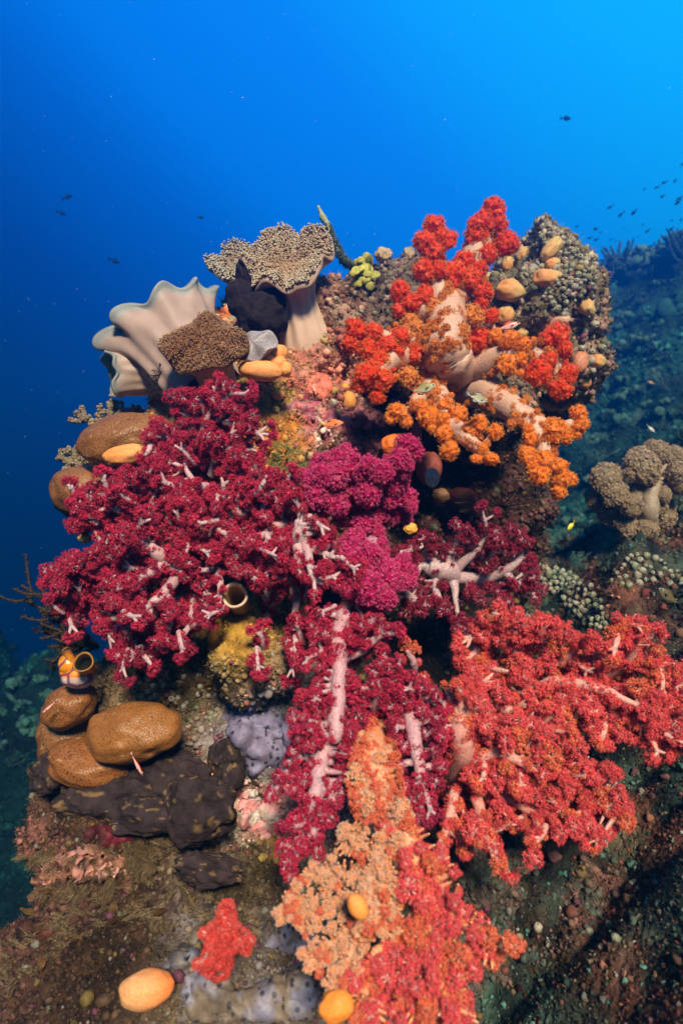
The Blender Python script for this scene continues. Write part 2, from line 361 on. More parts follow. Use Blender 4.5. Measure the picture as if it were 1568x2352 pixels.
# ---------------------------------------------------------------- soft corals
def polyp_template(nt_=8, spread=58, stalk=.45, w=.085, tl=.62):
    V = []; F = []; T = []
    for k in range(3):
        a = k * 2.094; V += [(.07 * math.cos(a), .07 * math.sin(a), 0), (.10 * math.cos(a), .10 * math.sin(a), stalk)]; T += [.0, .12]
    for k in range(3):
        a, b, c, d = 2 * k, 2 * ((k + 1) % 3), 2 * ((k + 1) % 3) + 1, 2 * k + 1; F += [(a, b, c), (a, c, d)]
    for k in range(nt_):
        a = k / nt_ * 6.283; s_ = math.radians(spread * (1.0 if k % 2 else .72))
        dr = np.array([math.cos(a) * math.sin(s_), math.sin(a) * math.sin(s_), math.cos(s_)]); sd = np.array([-math.sin(a), math.cos(a), 0])
        up = np.cross(dr, sd); b0 = np.array([0, 0, stalk]) + dr * .03; i = len(V)
        V += [tuple(b0 + sd * w), tuple(b0 - sd * w), tuple(b0 + up * w * 1.2), tuple(b0 + dr * tl)]; T += [.15, .15, .15, 1.0]
        F += [(i, i + 1, i + 3), (i + 1, i + 2, i + 3), (i + 2, i, i + 3)]
    return np.array(V), np.array(F), np.array(T)

def cluster_mesh(name, seed, n, plen, c0, c1, core_c, lump=.28, core=.80, template=None, jit=.22, freq=2.6):
    r = R(seed); tv, tf, tt = template; k = np.arange(n) + .5
    z = 1 - 2 * k / n; ph = k * 2.399963; d = np.stack([np.sqrt(1 - z * z) * np.cos(ph), np.sqrt(1 - z * z) * np.sin(ph), z], -1)
    d = norm(d + r.normal(0, .10, d.shape)); rad = 1 + lump * fbm(d * freq + seed * 2.3, 2, seed)
    mb = MB(); v, f = ico(3); kr = (1 + lump * fbm(v * freq + seed * 2.3, 2, seed)) * core
    mb.add(v * kr[:, None], f, core_c)
    p = d * (rad * core * .93)[:, None]; nn = norm(d + r.normal(0, .22, d.shape))
    v_ = (1 + r.normal(0, jit, (n, 1, 1))) * (1 + r.normal(0, .05, (n, 1, 3)))
    cf = lambda kk: np.clip((np.asarray(c0)[None, None] * (1 - tt)[None, :, None] + np.asarray(c1)[None, None] * tt[None, :, None]) * v_, 0, 1)
    mb.inst(tv, tf, p, nn, plen * (1 + r.normal(0, .15, n)), r.uniform(0, 6.28, n), colfn=cf)
    return mb.mesh(name, M['polyp'], smooth=False)

def spray_mesh(name, seed, ntw, npol, plen, c0, c1, core_c, stem_c, template, jit=.24, tuft=.20):
    """one polyp-bearing branchlet: pale twigs fanning out of a knob, each ending in a small tuft of polyps"""
    r = R(seed); tv, tf, tt = template; mb = MB(); k = np.arange(ntw) + .5; z = 1 - 2 * k / ntw; ph = k * 2.399963
    D = norm(np.stack([np.sqrt(1 - z * z) * np.cos(ph), np.sqrt(1 - z * z) * np.sin(ph), z], -1) + r.normal(0, .22, (ntw, 3))); mb.blob((0, 0, 0), (.27, .27, .27), 2, .2, 2, seed, stem_c)
    cf = lambda kk: np.clip((np.asarray(c0)[None, None] * (1 - tt)[None, :, None] + np.asarray(c1)[None, None] * tt[None, :, None]) * (1 + r.normal(0, jit, (kk, 1, 1))) * (1 + r.normal(0, .05, (kk, 1, 3))), 0, 1)
    for i, d in enumerate(D):
        ln = r.uniform(.52, .80); e_ = d * ln + r.normal(0, .05, 3); mid = d * ln * .5 + r.normal(0, .05, 3)
        mb.tube(spline([d * .1, mid, e_], 5), np.array([.13, .10, .085, .08, .09]), 6, np.array(stem_c) * r.uniform(.85, 1.1), .1, i)
        v, f = ico(1); mb.add(v * tuft * r.uniform(.8, 1.1) * np.array([1, 1, 1]) + e_, f, core_c)
        n = npol; dd = norm(r.normal(0, 1, (n * 2, 3))); dd = dd[(dd @ d) > -.45][:n]; n = len(dd)
        mb.inst(tv, tf, e_ + dd * tuft * .75, norm(dd + r.normal(0, .2, dd.shape)), plen * (1 + r.normal(0, .18, n)), r.uniform(0, 6.28, n), colfn=cf)
        q = r.integers(1, 3)   # a few lone polyps on the twig itself
        for _ in range(q): t_ = r.uniform(.35, .8); b_ = norm(np.cross(d, r.normal(0, 1, 3))); mb.inst(tv, tf, (e_ * t_ + b_ * .08)[None], b_[None], np.array([plen * .8]), np.zeros(1), colfn=cf)
    return mb.mesh(name, M['polyp'], smooth=False)
def spray_palette(key, c0, c1, core_c, stem_c, ntw=17, npol=15, plen=.25, k=5, tuft=.19):
    CL[key] = [spray_mesh('polyp_cluster', hash_(key) + i, ntw, npol, plen, c0, c1, core_c, stem_c, T_feather, .24, tuft) for i in range(k)]
T_spiky = polyp_template(8, 50, .40, .075, .66); T_feather = polyp_template(8, 66, .50, .075, .66)
CL = {}
def palette(key, c0, c1, core_c, n, plen, tmpl, lump=.28, core=.8, k=4, jit=.22):
    CL[key] = [cluster_mesh('polyp_cluster', hash_(key) + i, n, plen, c0, c1, core_c, lump, core, tmpl, jit) for i in range(k)]
def hash_(s): return sum(ord(c) * (i + 3) for i, c in enumerate(s)) % 9973
palette('magenta', (.92, .24, .46), (.78, .008, .18), (.45, .005, .10), 230, .27, T_spiky, .26, .84)
palette('red_orange', (1.0, .44, .12), (1.0, .085, .012), (.90, .055, .008), 240, .23, T_spiky, .26, .84)
palette('orange', (1.0, .60, .20), (1.0, .29, .016), (1.0, .24, .014), 210, .23, T_spiky, .28, .82)
palette('light_orange', (1.0, .60, .24), (1.0, .30, .03), (.88, .26, .04), 150, .34, T_spiky, .30, .8)
TUFT = {}
def tuft(key, c0, c1, core_c, n, plen, tmpl):
    TUFT[key] = []
    for i in range(3):
        r = R(hash_(key) + 50 + i); tv, tf, tt = tmpl; mb = MB(); k = np.arange(n) + .5; z = 1 - 1.25 * k / n; ph = k * 2.399963; d = norm(np.stack([np.sqrt(1 - z * z) * np.cos(ph), np.sqrt(1 - z * z) * np.sin(ph), z], -1) + r.normal(0, .12, (n, 3)))
        v, f = ico(1); mb.add(v * .5, f, core_c); mb.inst(tv, tf, d * .42, norm(d + r.normal(0, .2, d.shape)), plen * (1 + r.normal(0, .15, n)), r.uniform(0, 6, n), colfn=lambda kk: np.clip(np.asarray(c0)[None, None] * (1 - tt)[None, :, None] + np.asarray(c1)[None, None] * tt[None, :, None], 0, 1) * (1 + r.normal(0, .2, (kk, 1, 1))))
        TUFT[key].append((np.concatenate(mb.V), np.concatenate(mb.F3), np.concatenate(mb.K)))
tuft('crimson', (.76, .075, .16), (.54, .003, .062), (.34, .004, .038), 16, .70, T_feather); tuft('wine', (.56, .06, .13), (.34, .002, .050), (.20, .003, .030), 16, .70, T_feather)
tuft('coral_red', (1.0, .24, .22), (.92, .024, .060), (.82, .06, .08), 16, .75, T_feather); tuft('coral_orange', (1.0, .40, .20), (.96, .055, .035), (.85, .11, .06), 16, .75, T_feather)
tuft('scarlet', (.98, .20, .16), (.86, .012, .018), (.6, .016, .016), 16, .75, T_feather); tuft('peach', (1.0, .52, .30), (1.0, .76, .62), (.95, .36, .16), 16, .7, T_feather)
tuft('magenta', (.92, .24, .46), (.78, .008, .18), (.45, .005, .10), 30, .5, T_spiky); tuft('orange', (1.0, .42, .10), (.95, .21, .012), (.72, .13, .01), 30, .5, T_spiky); tuft('light_orange', (1.0, .56, .20), (1.0, .26, .02), (.90, .24, .03), 30, .5, T_spiky); tuft('red_orange', (1.0, .40, .10), (.92, .065, .012), (.62, .03, .006), 30, .5, T_spiky)
PK = (.62, .36, .42)
spray_palette('crimson', (.76, .075, .16), (.54, .003, .062), (.34, .004, .038), PK, 19, 11, .25, 5, .16)
spray_palette('wine', (.56, .06, .13), (.36, .002, .050), (.20, .003, .030), PK, 17, 10, .25, 5, .16)
spray_palette('coral_red', (1.0, .24, .22), (.92, .024, .060), (.82, .06, .08), (.84, .40, .38), 18, 12, .28, 5, .17)
spray_palette('coral_orange', (1.0, .40, .20), (.96, .055, .035), (.85, .11, .06), (.78, .34, .24), 18, 12, .28, 5, .17)
spray_palette('scarlet', (.98, .20, .16), (.86, .012, .018), (.6, .016, .016), (.84, .40, .38), 18, 12, .28, 5, .17)
spray_palette('peach', (1.0, .52, .30), (1.0, .76, .62), (.95, .36, .16), (.92, .36, .12), 18, 11, .24)
STALK_C = {'pale': (.50, .29, .32), 'pink': (.46, .23, .27), 'peach': (.64, .27, .22), 'orange': (.74, .27, .10), 'white': (.56, .32, .22), 'tan': (.30, .22, .14), 'shade': (.42, .27, .29), 'mauve': (.36, .16, .24)}

def soft_coral(name, label, group, skeleton, clusters, stalk='pale', base=None, seed=1, fill=(), behind=.03, twig_r=5, cat='soft coral', twigs=None, limit=150, kinds=('crimson',), max_depth=.12, forks=2, fork_len=34, tip_r=20, rosettes=0, ros_kind=None, ros_r=(9, 14), ros_min=5, off=.03, side=3, thin=.8, veins=0):
    """skeleton: list of (px, py, Y, radius px) polylines, the first is the trunk. clusters: explicit (px, py, r px, kind[, Y]).
    fill: list of (polygon, r_min, r_max, kinds, spacing)."""
    r = R(seed); sc = STALK_C[stalk]
    skeleton = [skeleton[0]] + [[(x, y, Y, q * thin) for x, y, Y, q in pl] for pl in skeleton[1:]]
    paths = []
    for pl in skeleton:
        P = np.array([at(x, y, Y) for x, y, Y, q in pl]); rr = np.array([q * KT * Y for x, y, Y, q in pl])
        n = max(6, int(np.linalg.norm(np.diff(P, axis=0), axis=1).sum() / .012)); paths.append((spline(P, n), np.interp(np.linspace(0, 1, n), np.linspace(0, 1, len(rr)), rr)))
    org = np.array(base) if base is not None else paths[0][0][0]
    root = empty(name, org, label, cat, group)
    nodes = np.concatenate([p for p, q in paths]); nrad = np.concatenate([q for p, q in paths]); own = np.concatenate([np.full(len(p), i) for i, (p, q) in enumerate(paths)])
    nx, ny = px_of(nodes); nrpx = nrad / (KT * nodes[:, 1])
    mbs = [MB() for _ in paths]
    for i, (p, q) in enumerate(paths):
        jitter = np.concatenate([np.zeros((1, 3)), np.cumsum(r.normal(0, .0012, (len(p) - 1, 3)), 0)]); p2 = p + jitter
        mbs[i].tube(p2, q * (1 + .08 * vnoise(p * 26, i)) * np.concatenate([np.ones(len(q) - 3), [.97, .9, .72]]), 14 if q.max() > .012 else 9, sc, .10, i)
    out = []   # (pos, radius m, kind, owner)
    # forked tips and side twigs
    for i, (p, q) in enumerate(paths):
        ks = kinds[i] if isinstance(kinds, dict) and i in kinds else (kinds if not isinstance(kinds, dict) else kinds[-1])
        ends = [(len(p) - 1, forks)] if i or len(paths) == 1 else []
        for idx, cnt in ends:
            d = norm(p[idx] - p[max(0, idx - 3)])
            for j in range(cnt):
                a = (j - (cnt - 1) / 2) * 1.0 + r.normal(0, .25); ca, sa_ = math.cos(a), math.sin(a)
                dd = np.array([d[0] * ca - d[2] * sa_, d[1] - .15 + r.normal(0, .2), d[0] * sa_ + d[2] * ca]); dd = norm(dd)
                ln = fork_len * KT * p[idx][1] * r.uniform(.7, 1.15); tip = p[idx] + dd * ln
                mbs[i].tube(spline([p[idx] - d * .004, p[idx] + dd * ln * .5, tip], 5), np.linspace(max(q[idx] * .8, .004), .0035, 5), 7, sc, .08, j)
                out.append((tip, tip_r * KT * tip[1] * r.uniform(.85, 1.2), ks[r.integers(len(ks))], i))
    stw = []
    for i, (p, q) in enumerate(paths):
        if i == 0 or not side: continue
        for j in range(side):
            k = int(len(p) * r.uniform(.2, .9)); k = min(max(k, 1), len(p) - 2); d = norm(p[k + 1] - p[k - 1]); a = r.choice([-1, 1]) * r.uniform(.7, 1.25)
            dd = norm(np.array([d[0] * math.cos(a) - d[2] * math.sin(a), d[1] - r.uniform(.1, .9), d[0] * math.sin(a) + d[2] * math.cos(a)])); ln = r.uniform(16, 32) * KT * p[k][1]; e_ = p[k] + dd * ln
            mbs[i].tube(spline([p[k], p[k] + dd * ln * .55 + r.normal(0, .0015, 3), e_], 6), np.array([1, .8, .62, .52, .5, .55]) * min(q[k] * .62, .0065), 7, sc, .1, j)
            stw.append((e_ - dd * .0015, dd, r.uniform(10, 14) * KT * e_[1], i))
            for _ in range(3): stw.append((e_ + r.normal(0, .003, 3), norm(dd + r.normal(0, .5, 3)), r.uniform(8, 13) * KT * e_[1], i))
    for cl in clusters:
        x, y, rp, kd = cl[:4]
        dist2 = (nx - x) ** 2 + (ny - y) ** 2; o = int(np.argmin(dist2)); Yc = cl[4] if len(cl) > 4 else nodes[o][1] - nrad[o] * .55 - .2 * rp * KT
        d = math.sqrt(dist2[o]); Yc = Yc + (0 if len(cl) > 4 else min(.10, max(0, d - nrpx[o]) * KT * .35)); Yc = min(Yc, rockY(x, y, 9) - off - rp * KT * .2)
        pos = at(x, y, Yc); out.append((pos, rp * KT * Yc, kd, own[o]))
        if d > nrpx[o]: mbs[own[o]].tube(spline([nodes[o], (nodes[o] + pos) / 2 + np.array([0, .008, 0]), pos], 5), np.linspace(max(.006, rp * KT * .35), .006, 5), 7, sc, .08, 1)
    for poly, r0, r1, ks, sp in fill:
        poly = np.array(poly, float); lo, hi = poly.min(0), poly.max(0); got = [(px_of(o_[0])[0], px_of(o_[0])[1], o_[1] / (KT * o_[0][1])) for o_ in out]; cap_n = 0
        for t in range(6000):
            x, y = r.uniform(lo[0], hi[0]), r.uniform(lo[1], hi[1])
            if not inside(poly, x, y): continue
            rp = r.uniform(r0, r1); ed = edge_dist(poly, x, y)
            if ed < rp * .75:
                rp = max(ed * 1.25, r0 * .55)
                if ed < r0 * .4: continue
            if any((x - a) ** 2 + (y - b) ** 2 < (sp * .5 * (rp + c)) ** 2 for a, b, c in got): continue
            got.append((x, y, rp)); dist2 = (nx - x) ** 2 + (ny - y) ** 2; o = int(np.argmin(dist2)); d = math.sqrt(dist2[o])
            wts = 1 / (dist2 + 900); Yc = float((wts * nodes[:, 1]).sum() / wts.sum()) * .5 + nodes[o][1] * .5
            front = d < nrpx[o] + rp * .55
            Yc = Yc + (behind if front else 0) + r.uniform(-.5, 1) * .02 + (-.02 if not front else 0)
            Yc = min(Yc, rockY(x, y, 9) - off)
            pos = at(x, y, Yc); out.append((pos, rp * KT * Yc, ks[r.integers(len(ks))], own[o]))
            m_ = (nodes[o] + pos) / 2 + np.array([0, .006, -.004]); mbs[own[o]].tube(spline([nodes[o], m_, pos], 5), np.linspace(max(.0045, min(.010, nrad[o] * .6)), .0016, 5), 6, sc, .08, 1)
            cap_n += 1
    if veins:
        cand = [q for q in out if q[3] is not None]; used = []
        for t in r.permutation(len(cand)):
            pos, rad, kd, o = cand[t]; x, y = px_of(pos)
            if len(used) >= veins: break
            if any((x - a) ** 2 + (y - b) ** 2 < 44 ** 2 for a, b in used): continue
            used.append((x, y)); u = KT * pos[1]; nd = paths[o][0]; nd = nd[np.argmin(((nd - pos) ** 2).sum(1))]; d = pos - nd; d[1] = 0
            if np.linalg.norm(d) < .004: d = r.normal(0, 1, 3)
            d = norm(d); a = r.normal(0, .5); d = norm(np.array([d[0] * math.cos(a) - d[2] * math.sin(a), -.25, d[0] * math.sin(a) + d[2] * math.cos(a)])); ln = r.uniform(38, 64) * u
            p0 = pos + np.array([0, .45 * rad, 0]) - d * ln * .42; p1 = pos + np.array([0, -.80 * rad, 0]) + d * ln * .18; w = r.uniform(5.5, 8.5) * u
            mbs[o].tube(spline([p0, (p0 + p1) / 2 + np.array([0, -.25 * rad, 0]), p1], 8), np.linspace(w, w * .72, 8) * (1 + r.normal(0, .05, 8)), 9, sc, .1, int(t))
            for j in range(r.integers(2, 4)):
                b_ = (j - .8) * .85 + r.normal(0, .2); dd = norm(np.array([d[0] * math.cos(b_) - d[2] * math.sin(b_), d[1] + r.normal(0, .3), d[0] * math.sin(b_) + d[2] * math.cos(b_)])); l2 = ln * r.uniform(.35, .65); e_ = p1 + dd * l2
                mbs[o].tube(spline([p1 - dd * w * .4, p1 + dd * l2 * .5 + r.normal(0, .001, 3), e_], 6), np.linspace(w * .68, w * .30, 6), 7, sc, .1, j)
                stw.append((e_ - dd * .003, dd, r.uniform(13, 18) * u, o))
                for _ in range(2): stw.append((e_ + r.normal(0, .004, 3) - dd * .003, norm(dd + r.normal(0, .6, 3)), r.uniform(8, 12) * u, o))
            for _ in range(3): q_ = r.uniform(.1, .9); sd_ = norm(np.cross(d, [0, -1., 0])) * r.choice([-1, 1]); stw.append((p0 + (p1 - p0) * q_ + sd_ * w * .8, sd_ + np.array([0, -.4, 0]), r.uniform(8, 12) * u, o))
    loose = MB()
    if rosettes:
        ks = ros_kind or tuple(set(k for _, _, k, _ in out)); pw = np.where(nrpx >= ros_min, nrpx, 0); pw = pw / pw.sum(); by = {}
        for o in r.choice(len(nodes), rosettes, p=pw):
            a = r.uniform(-1.5, 1.5); t = norm(nodes[min(o + 1, len(nodes) - 1)] - nodes[max(o - 1, 0)]); sd = norm(np.cross(t, np.array([0, -1., 0])) + 1e-6)
            d = np.array([0, -1., 0]) * math.cos(a) + sd * math.sin(a); rp = r.uniform(*ros_r) * KT * nodes[o][1]
            by.setdefault(ks[r.integers(len(ks))], []).append((nodes[o] + d * nrad[o] * .95, d, rp))
        for e_, d, rp, i in stw: by.setdefault(ks[r.integers(len(ks))], []).append((e_, d, rp))
        for kd, lst in by.items():
            tv, tf, tc_ = TUFT[kd][r.integers(len(TUFT[kd]))]; loose.inst(tv, tf, [l_[0] for l_ in lst], [l_[1] for l_ in lst], np.array([l_[2] for l_ in lst]), r.uniform(0, 6.28, len(lst)), colfn=lambda kk: np.clip(tc_[None] * r.uniform(.8, 1.2, (kk, 1, 1)), 0, 1))
    if len(out) > limit: out = out[:limit]
    parts = []
    for i, b in enumerate(mbs):
        parts.append(b.build('stalk' if i == 0 else 'branch', M['stalk'], root, org))
    if loose.n: o_ = loose.build('scattered_polyps', M['polyp'], root, org, smooth=False); o_['kind'] = 'stuff'
    for pos, rad, kd, o in out:
        me = CL[kd][r.integers(len(CL[kd]))]; ob = bpy.data.objects.new('polyp_cluster', me); C.objects.link(ob); ob.parent = parts[o]
        ob.location = tuple(pos - org); ob.scale = (rad * r.uniform(.92, 1.1), rad * r.uniform(.85, 1.05), rad * r.uniform(.92, 1.1)); ob.rotation_euler = tuple(r.uniform(0, 6.28, 3))
    return root

def L(c, pts, Y, rad=None):
    """points in crop units -> picture polyline with depth(s) and radii"""
    n = len(pts); Ys = np.interp(np.linspace(0, 1, n), np.linspace(0, 1, len(np.atleast_1d(Y))), np.atleast_1d(Y)); rr = np.interp(np.linspace(0, 1, n), np.linspace(0, 1, len(np.atleast_1d(rad))), np.atleast_1d(rad))
    return [(*c(*p[:2]), y, q) for p, y, q in zip(pts, Ys, rr)]
def PG(c, pts): return [c(*p) for p in pts]

# --- crimson colonies on the left
cr = ('crimson',); cw = ('crimson', 'wine')
soft_coral('soft_coral', 'crimson soft coral topmost on the left face, under the brown polyped leather coral', 'crimson soft corals',
    [L(c3, [(1010, 600), (975, 480), (945, 400), (960, 320)], [1.40, 1.26, 1.22], [26, 20, 13]), L(c3, [(950, 360), (1000, 260), (1030, 190)], [1.22, 1.2], [12, 9]), L(c3, [(950, 300), (920, 230), (890, 165)], [1.21, 1.18], [13, 8]),
     L(c3, [(1040, 520), (1055, 440), (1040, 370)], [1.24, 1.19], [13, 10]), L(c3, [(1055, 450), (1120, 385)], [1.2, 1.2], [9, 6]), L(c3, [(930, 390), (850, 375), (800, 330)], [1.22, 1.19], [14, 9]), L(c3, [(1000, 260), (1090, 220), (1110, 130)], [1.22, 1.2], [11, 8]),
     L(c3, [(1110, 250), (1220, 255)], [1.22, 1.18], [11, 11]), L(c3, [(1180, 585), (1190, 510), (1185, 480)], [1.2, 1.18], [15, 10])],
    [], 'pale', None, 11, fill=[(PG(c3, [(830, 150), (900, 100), (980, 140), (1090, 35), (1220, 90), (1240, 180), (1300, 260), (1240, 420), (1260, 470), (1120, 560), (950, 540), (860, 520), (780, 470), (690, 400), (690, 290), (780, 250), (860, 270), (840, 190)]), 19, 29, cr, .92)], rosettes=60, ros_r=(7, 12), veins=20)
soft_coral('soft_coral', 'broad crimson soft coral in the middle of the left face beside the yellow-orange sponge', 'crimson soft corals',
    [L(c3, [(1180, 800), (1170, 720), (1050, 780), (960, 830)], [1.30, 1.16, 1.12], [30, 18, 13]), L(c3, [(960, 830), (925, 890)], [1.11, 1.10], [12, 9]), L(c3, [(960, 820), (925, 780)], [1.11, 1.1], [11, 7]),
     L(c3, [(1100, 650), (1010, 590), (955, 575), (900, 480)], [1.2, 1.12, 1.12], [16, 15, 9]), L(c3, [(960, 580), (920, 610)], [1.12, 1.11], [10, 8]), L(c3, [(1030, 590), (1075, 640)], [1.13, 1.1], [11, 7]),
     L(c3, [(700, 780), (600, 720), (500, 690)], [1.2, 1.14, 1.14], [18, 14, 9]), L(c3, [(520, 820), (440, 780), (380, 790)], [1.18, 1.13], [12, 8]), L(c3, [(440, 780), (415, 740)], [1.13, 1.12], [8, 6]),
     L(c3, [(430, 690), (370, 665)], [1.2, 1.16], [10, 7]), L(c3, [(660, 760), (620, 690)], [1.16, 1.13], [11, 7]), L(c3, [(1240, 700), (1300, 620)], [1.14, 1.08], [14, 8]), L(c3, [(740, 620), (670, 590), (630, 570)], [1.17, 1.15], [10, 7]), L(c3, [(800, 720), (860, 680)], [1.15, 1.1], [9, 6])],
    [], 'pale', None, 12, fill=[(PG(c3, [(270, 650), (330, 570), (480, 540), (560, 520), (720, 460), (870, 540), (1000, 560), (1150, 560), (1280, 480), (1420, 500), (1450, 640), (1380, 740), (1280, 800), (1180, 900), (1000, 960), (880, 940), (820, 870), (640, 800), (450, 860), (330, 820), (310, 740), (380, 700)]), 22, 34, cr, .90)], rosettes=80, ros_r=(7, 12), veins=26)
soft_coral('soft_coral', 'low spreading crimson soft coral jutting left over the blue water with thick pale branches', 'crimson soft corals',
    [L(c3, [(900, 1030), (800, 1000), (760, 960), (690, 900)], [1.30, 1.12, 1.08], [24, 20, 14]), L(c3, [(690, 905), (660, 840)], [1.08, 1.07], [16, 9]), L(c3, [(690, 905), (620, 890)], [1.08, 1.06], [14, 8]), L(c3, [(780, 990), (670, 1060)], [1.1, 1.05], [19, 12]), L(c3, [(790, 990), (870, 1010)], [1.1, 1.1], [22, 11]),
     L(c3, [(850, 1060), (790, 1150), (700, 1240)], [1.12, 1.05, 1.04], [18, 11]), L(c3, [(800, 1140), (820, 1200)], [1.07, 1.04], [10, 7]), L(c3, [(640, 1110), (600, 1150), (560, 1170)], [1.1, 1.05], [17, 10]), L(c3, [(600, 1140), (600, 1220)], [1.07, 1.04], [11, 8]), L(c3, [(690, 1120), (675, 1170)], [1.1, 1.06], [8, 6]),
     L(c3, [(600, 1000), (510, 990), (440, 1000), (380, 990)], [1.14, 1.1, 1.1], [14, 14, 8]), L(c3, [(490, 1000), (470, 970)], [1.1, 1.09], [9, 6]), L(c3, [(400, 1060), (310, 1040), (255, 1040)], [1.16, 1.12], [14, 9]), L(c3, [(300, 1040), (275, 1080)], [1.12, 1.1], [12, 8]), L(c3, [(305, 1040), (310, 1005)], [1.12, 1.1], [9, 6]),
     L(c3, [(880, 1150), (860, 1220), (840, 1290), (800, 1350)], [1.16, 1.07], [15, 11, 7]), L(c3, [(945, 1140), (935, 1260), (890, 1360)], [1.16, 1.06], [12, 11, 7]), L(c3, [(1070, 1020), (1090, 1090), (1080, 1190)], [1.12, 1.06], [12, 10, 7]), L(c3, [(430, 1200), (390, 1205), (330, 1210)], [1.2, 1.15], [9, 8]), L(c3, [(585, 1030), (580, 1085)], [1.12, 1.07], [9, 8]),
     L(c3, [(700, 1330), (660, 1370), (610, 1430)], [1.16, 1.1], [10, 8]), L(c3, [(540, 1270), (490, 1300)], [1.14, 1.1], [10, 7])],
    [], 'pale', None, 13, fill=[(PG(c3, [(175, 1030), (300, 970), (370, 920), (480, 870), (580, 800), (680, 790), (740, 850), (850, 920), (940, 980), (1060, 1010), (1130, 1110), (1060, 1240), (960, 1340), (880, 1420), (760, 1470), (690, 1550), (560, 1480), (430, 1290), (290, 1330), (210, 1220), (200, 1120)]), 22, 33, cw, .92)], forks=2, limit=150, rosettes=130, ros_r=(7, 13), veins=34)
soft_coral('soft_coral', 'crimson soft coral at the centre, left of the magenta one, with long drooping pale branches', 'crimson soft corals',
    [L(c4, [(350, 660), (370, 600), (380, 560), (360, 480)], [1.24, 1.08, 1.06], [34, 26, 12]), L(c4, [(390, 580), (405, 660), (430, 745)], [1.07, 1.02, 1.01], [16, 12, 9]), L(c4, [(390, 590), (460, 605), (550, 640)], [1.07, 1.03], [15, 11, 7]), L(c4, [(350, 590), (355, 680)], [1.07, 1.03], [17, 10]),
     L(c4, [(310, 470), (240, 490), (190, 540), (140, 550)], [1.14, 1.08, 1.05], [17, 14, 10]), L(c4, [(200, 530), (205, 580)], [1.06, 1.04], [9, 7]), L(c4, [(330, 780), (352, 880), (340, 1080)], [1.18, 1.05], [16, 10, 6]), L(c4, [(210, 880), (185, 980), (160, 1090)], [1.2, 1.08], [14, 9, 6]), L(c4, [(120, 640), (110, 690)], [1.12, 1.06], [10, 7]), L(c4, [(270, 660), (265, 710)], [1.1, 1.05], [12, 8]),
     L(c4, [(120, 430), (40, 430), (-40, 450)], [1.16, 1.1], [18, 12])],
    [(*c4(160, 1130), 17, 'crimson'), (*c4(150, 1170), 15, 'crimson'), (*c4(180, 1030), 16, 'crimson'), (*c4(315, 1090), 17, 'crimson'), (*c4(330, 1140), 16, 'crimson'), (*c4(300, 1040), 17, 'crimson'), (*c4(360, 1000), 13, 'crimson')],
    'pale', None, 14, fill=[(PG(c4, [(-30, 420), (60, 330), (130, 230), (250, 200), (330, 240), (350, 330), (420, 430), (510, 480), (550, 560), (560, 640), (520, 760), (430, 860), (330, 800), (270, 850), (210, 910), (160, 870), (140, 760), (20, 740), (-20, 600)]), 22, 34, cr, .90)], forks=1, rosettes=80, ros_r=(7, 12), veins=26)
soft_coral('soft_coral', 'crimson soft coral hanging down the middle on one long pale trunk', 'crimson soft corals',
    [L(c4, [(610, 840), (560, 950), (535, 1080), (525, 1300), (490, 1500)], [1.22, 1.04, .99, .95, .92], [15, 17, 19, 17, 21]), L(c4, [(550, 1130), (640, 1090), (700, 1040), (740, 1025)], [1.0, .98], [18, 14, 9]), L(c4, [(535, 1080), (480, 1085), (450, 1100)], [1.0, .98], [12, 7]), L(c4, [(640, 1090), (660, 1020)], [1.0, .98], [9, 6]),
     L(c4, [(700, 1480), (725, 1380), (740, 1310), (810, 1250), (820, 1190)], [1.04, .97, .96], [16, 14, 9]), L(c4, [(745, 1300), (760, 1270), (740, 1230)], [.97, .96], [11, 7]), L(c4, [(520, 1400), (450, 1385), (390, 1400)], [.96, .94], [11, 7]), L(c4, [(540, 1400), (570, 1460)], [.96, .94], [13, 8]), L(c4, [(930, 1420), (950, 1350), (940, 1290)], [1.02, .97], [12, 8]), L(c4, [(560, 920), (590, 960), (600, 990)], [1.03, 1.01], [22, 16])],
    [], 'pink', None, 15, fill=[(PG(c4, [(400, 880), (520, 870), (640, 880), (760, 910), (830, 990), (800, 1060), (730, 1070), (700, 1120), (610, 1160), (640, 1230), (680, 1260), (720, 1120), (800, 1110), (860, 1130), (850, 1180), (930, 1240), (1030, 1260), (1075, 1370), (1060, 1450), (1000, 1530), (830, 1560), (640, 1540), (350, 1480), (340, 1380), (440, 1200), (390, 1000)]), 19, 29, cr, .98)], forks=1, rosettes=150, ros_r=(7, 12), veins=20)
soft_coral('soft_coral', 'crimson soft coral drooping lowest at the left over the pink and white crust', 'crimson soft corals',
    [L(c7, [(290, 60), (265, 170), (250, 270), (245, 330), (200, 450), (150, 600)], [.96, .88, .86], [23, 21, 19, 13, 8]), L(c7, [(230, 200), (160, 220), (110, 300)], [.92, .88], [12, 8])],
    [(*c7(150, 640), 22, 'crimson'), (*c7(140, 590), 26, 'crimson'), (*c7(180, 540), 30, 'crimson'), (*c7(230, 480), 32, 'crimson'), (*c7(120, 530), 24, 'crimson'), (*c7(275, 420), 32, 'crimson'), (*c7(300, 360), 28, 'crimson'), (*c7(180, 440), 30, 'crimson'), (*c7(250, 550), 22, 'crimson'), (*c7(90, 330), 22, 'wine'), (*c7(150, 290), 24, 'crimson'), (*c7(100, 280), 20, 'wine'), (*c7(220, 380), 28, 'crimson'), (*c7(110, 460), 20, 'wine'), (*c7(330, 330), 22, 'wine')],
    'pink', None, 115, fill=[(PG(c7, [(170, 60), (270, 20), (400, 90), (380, 200), (340, 310), (200, 380), (80, 320), (130, 190)]), 17, 25, cr, 1.05)], forks=1, rosettes=30, ros_r=(7, 12), veins=5)
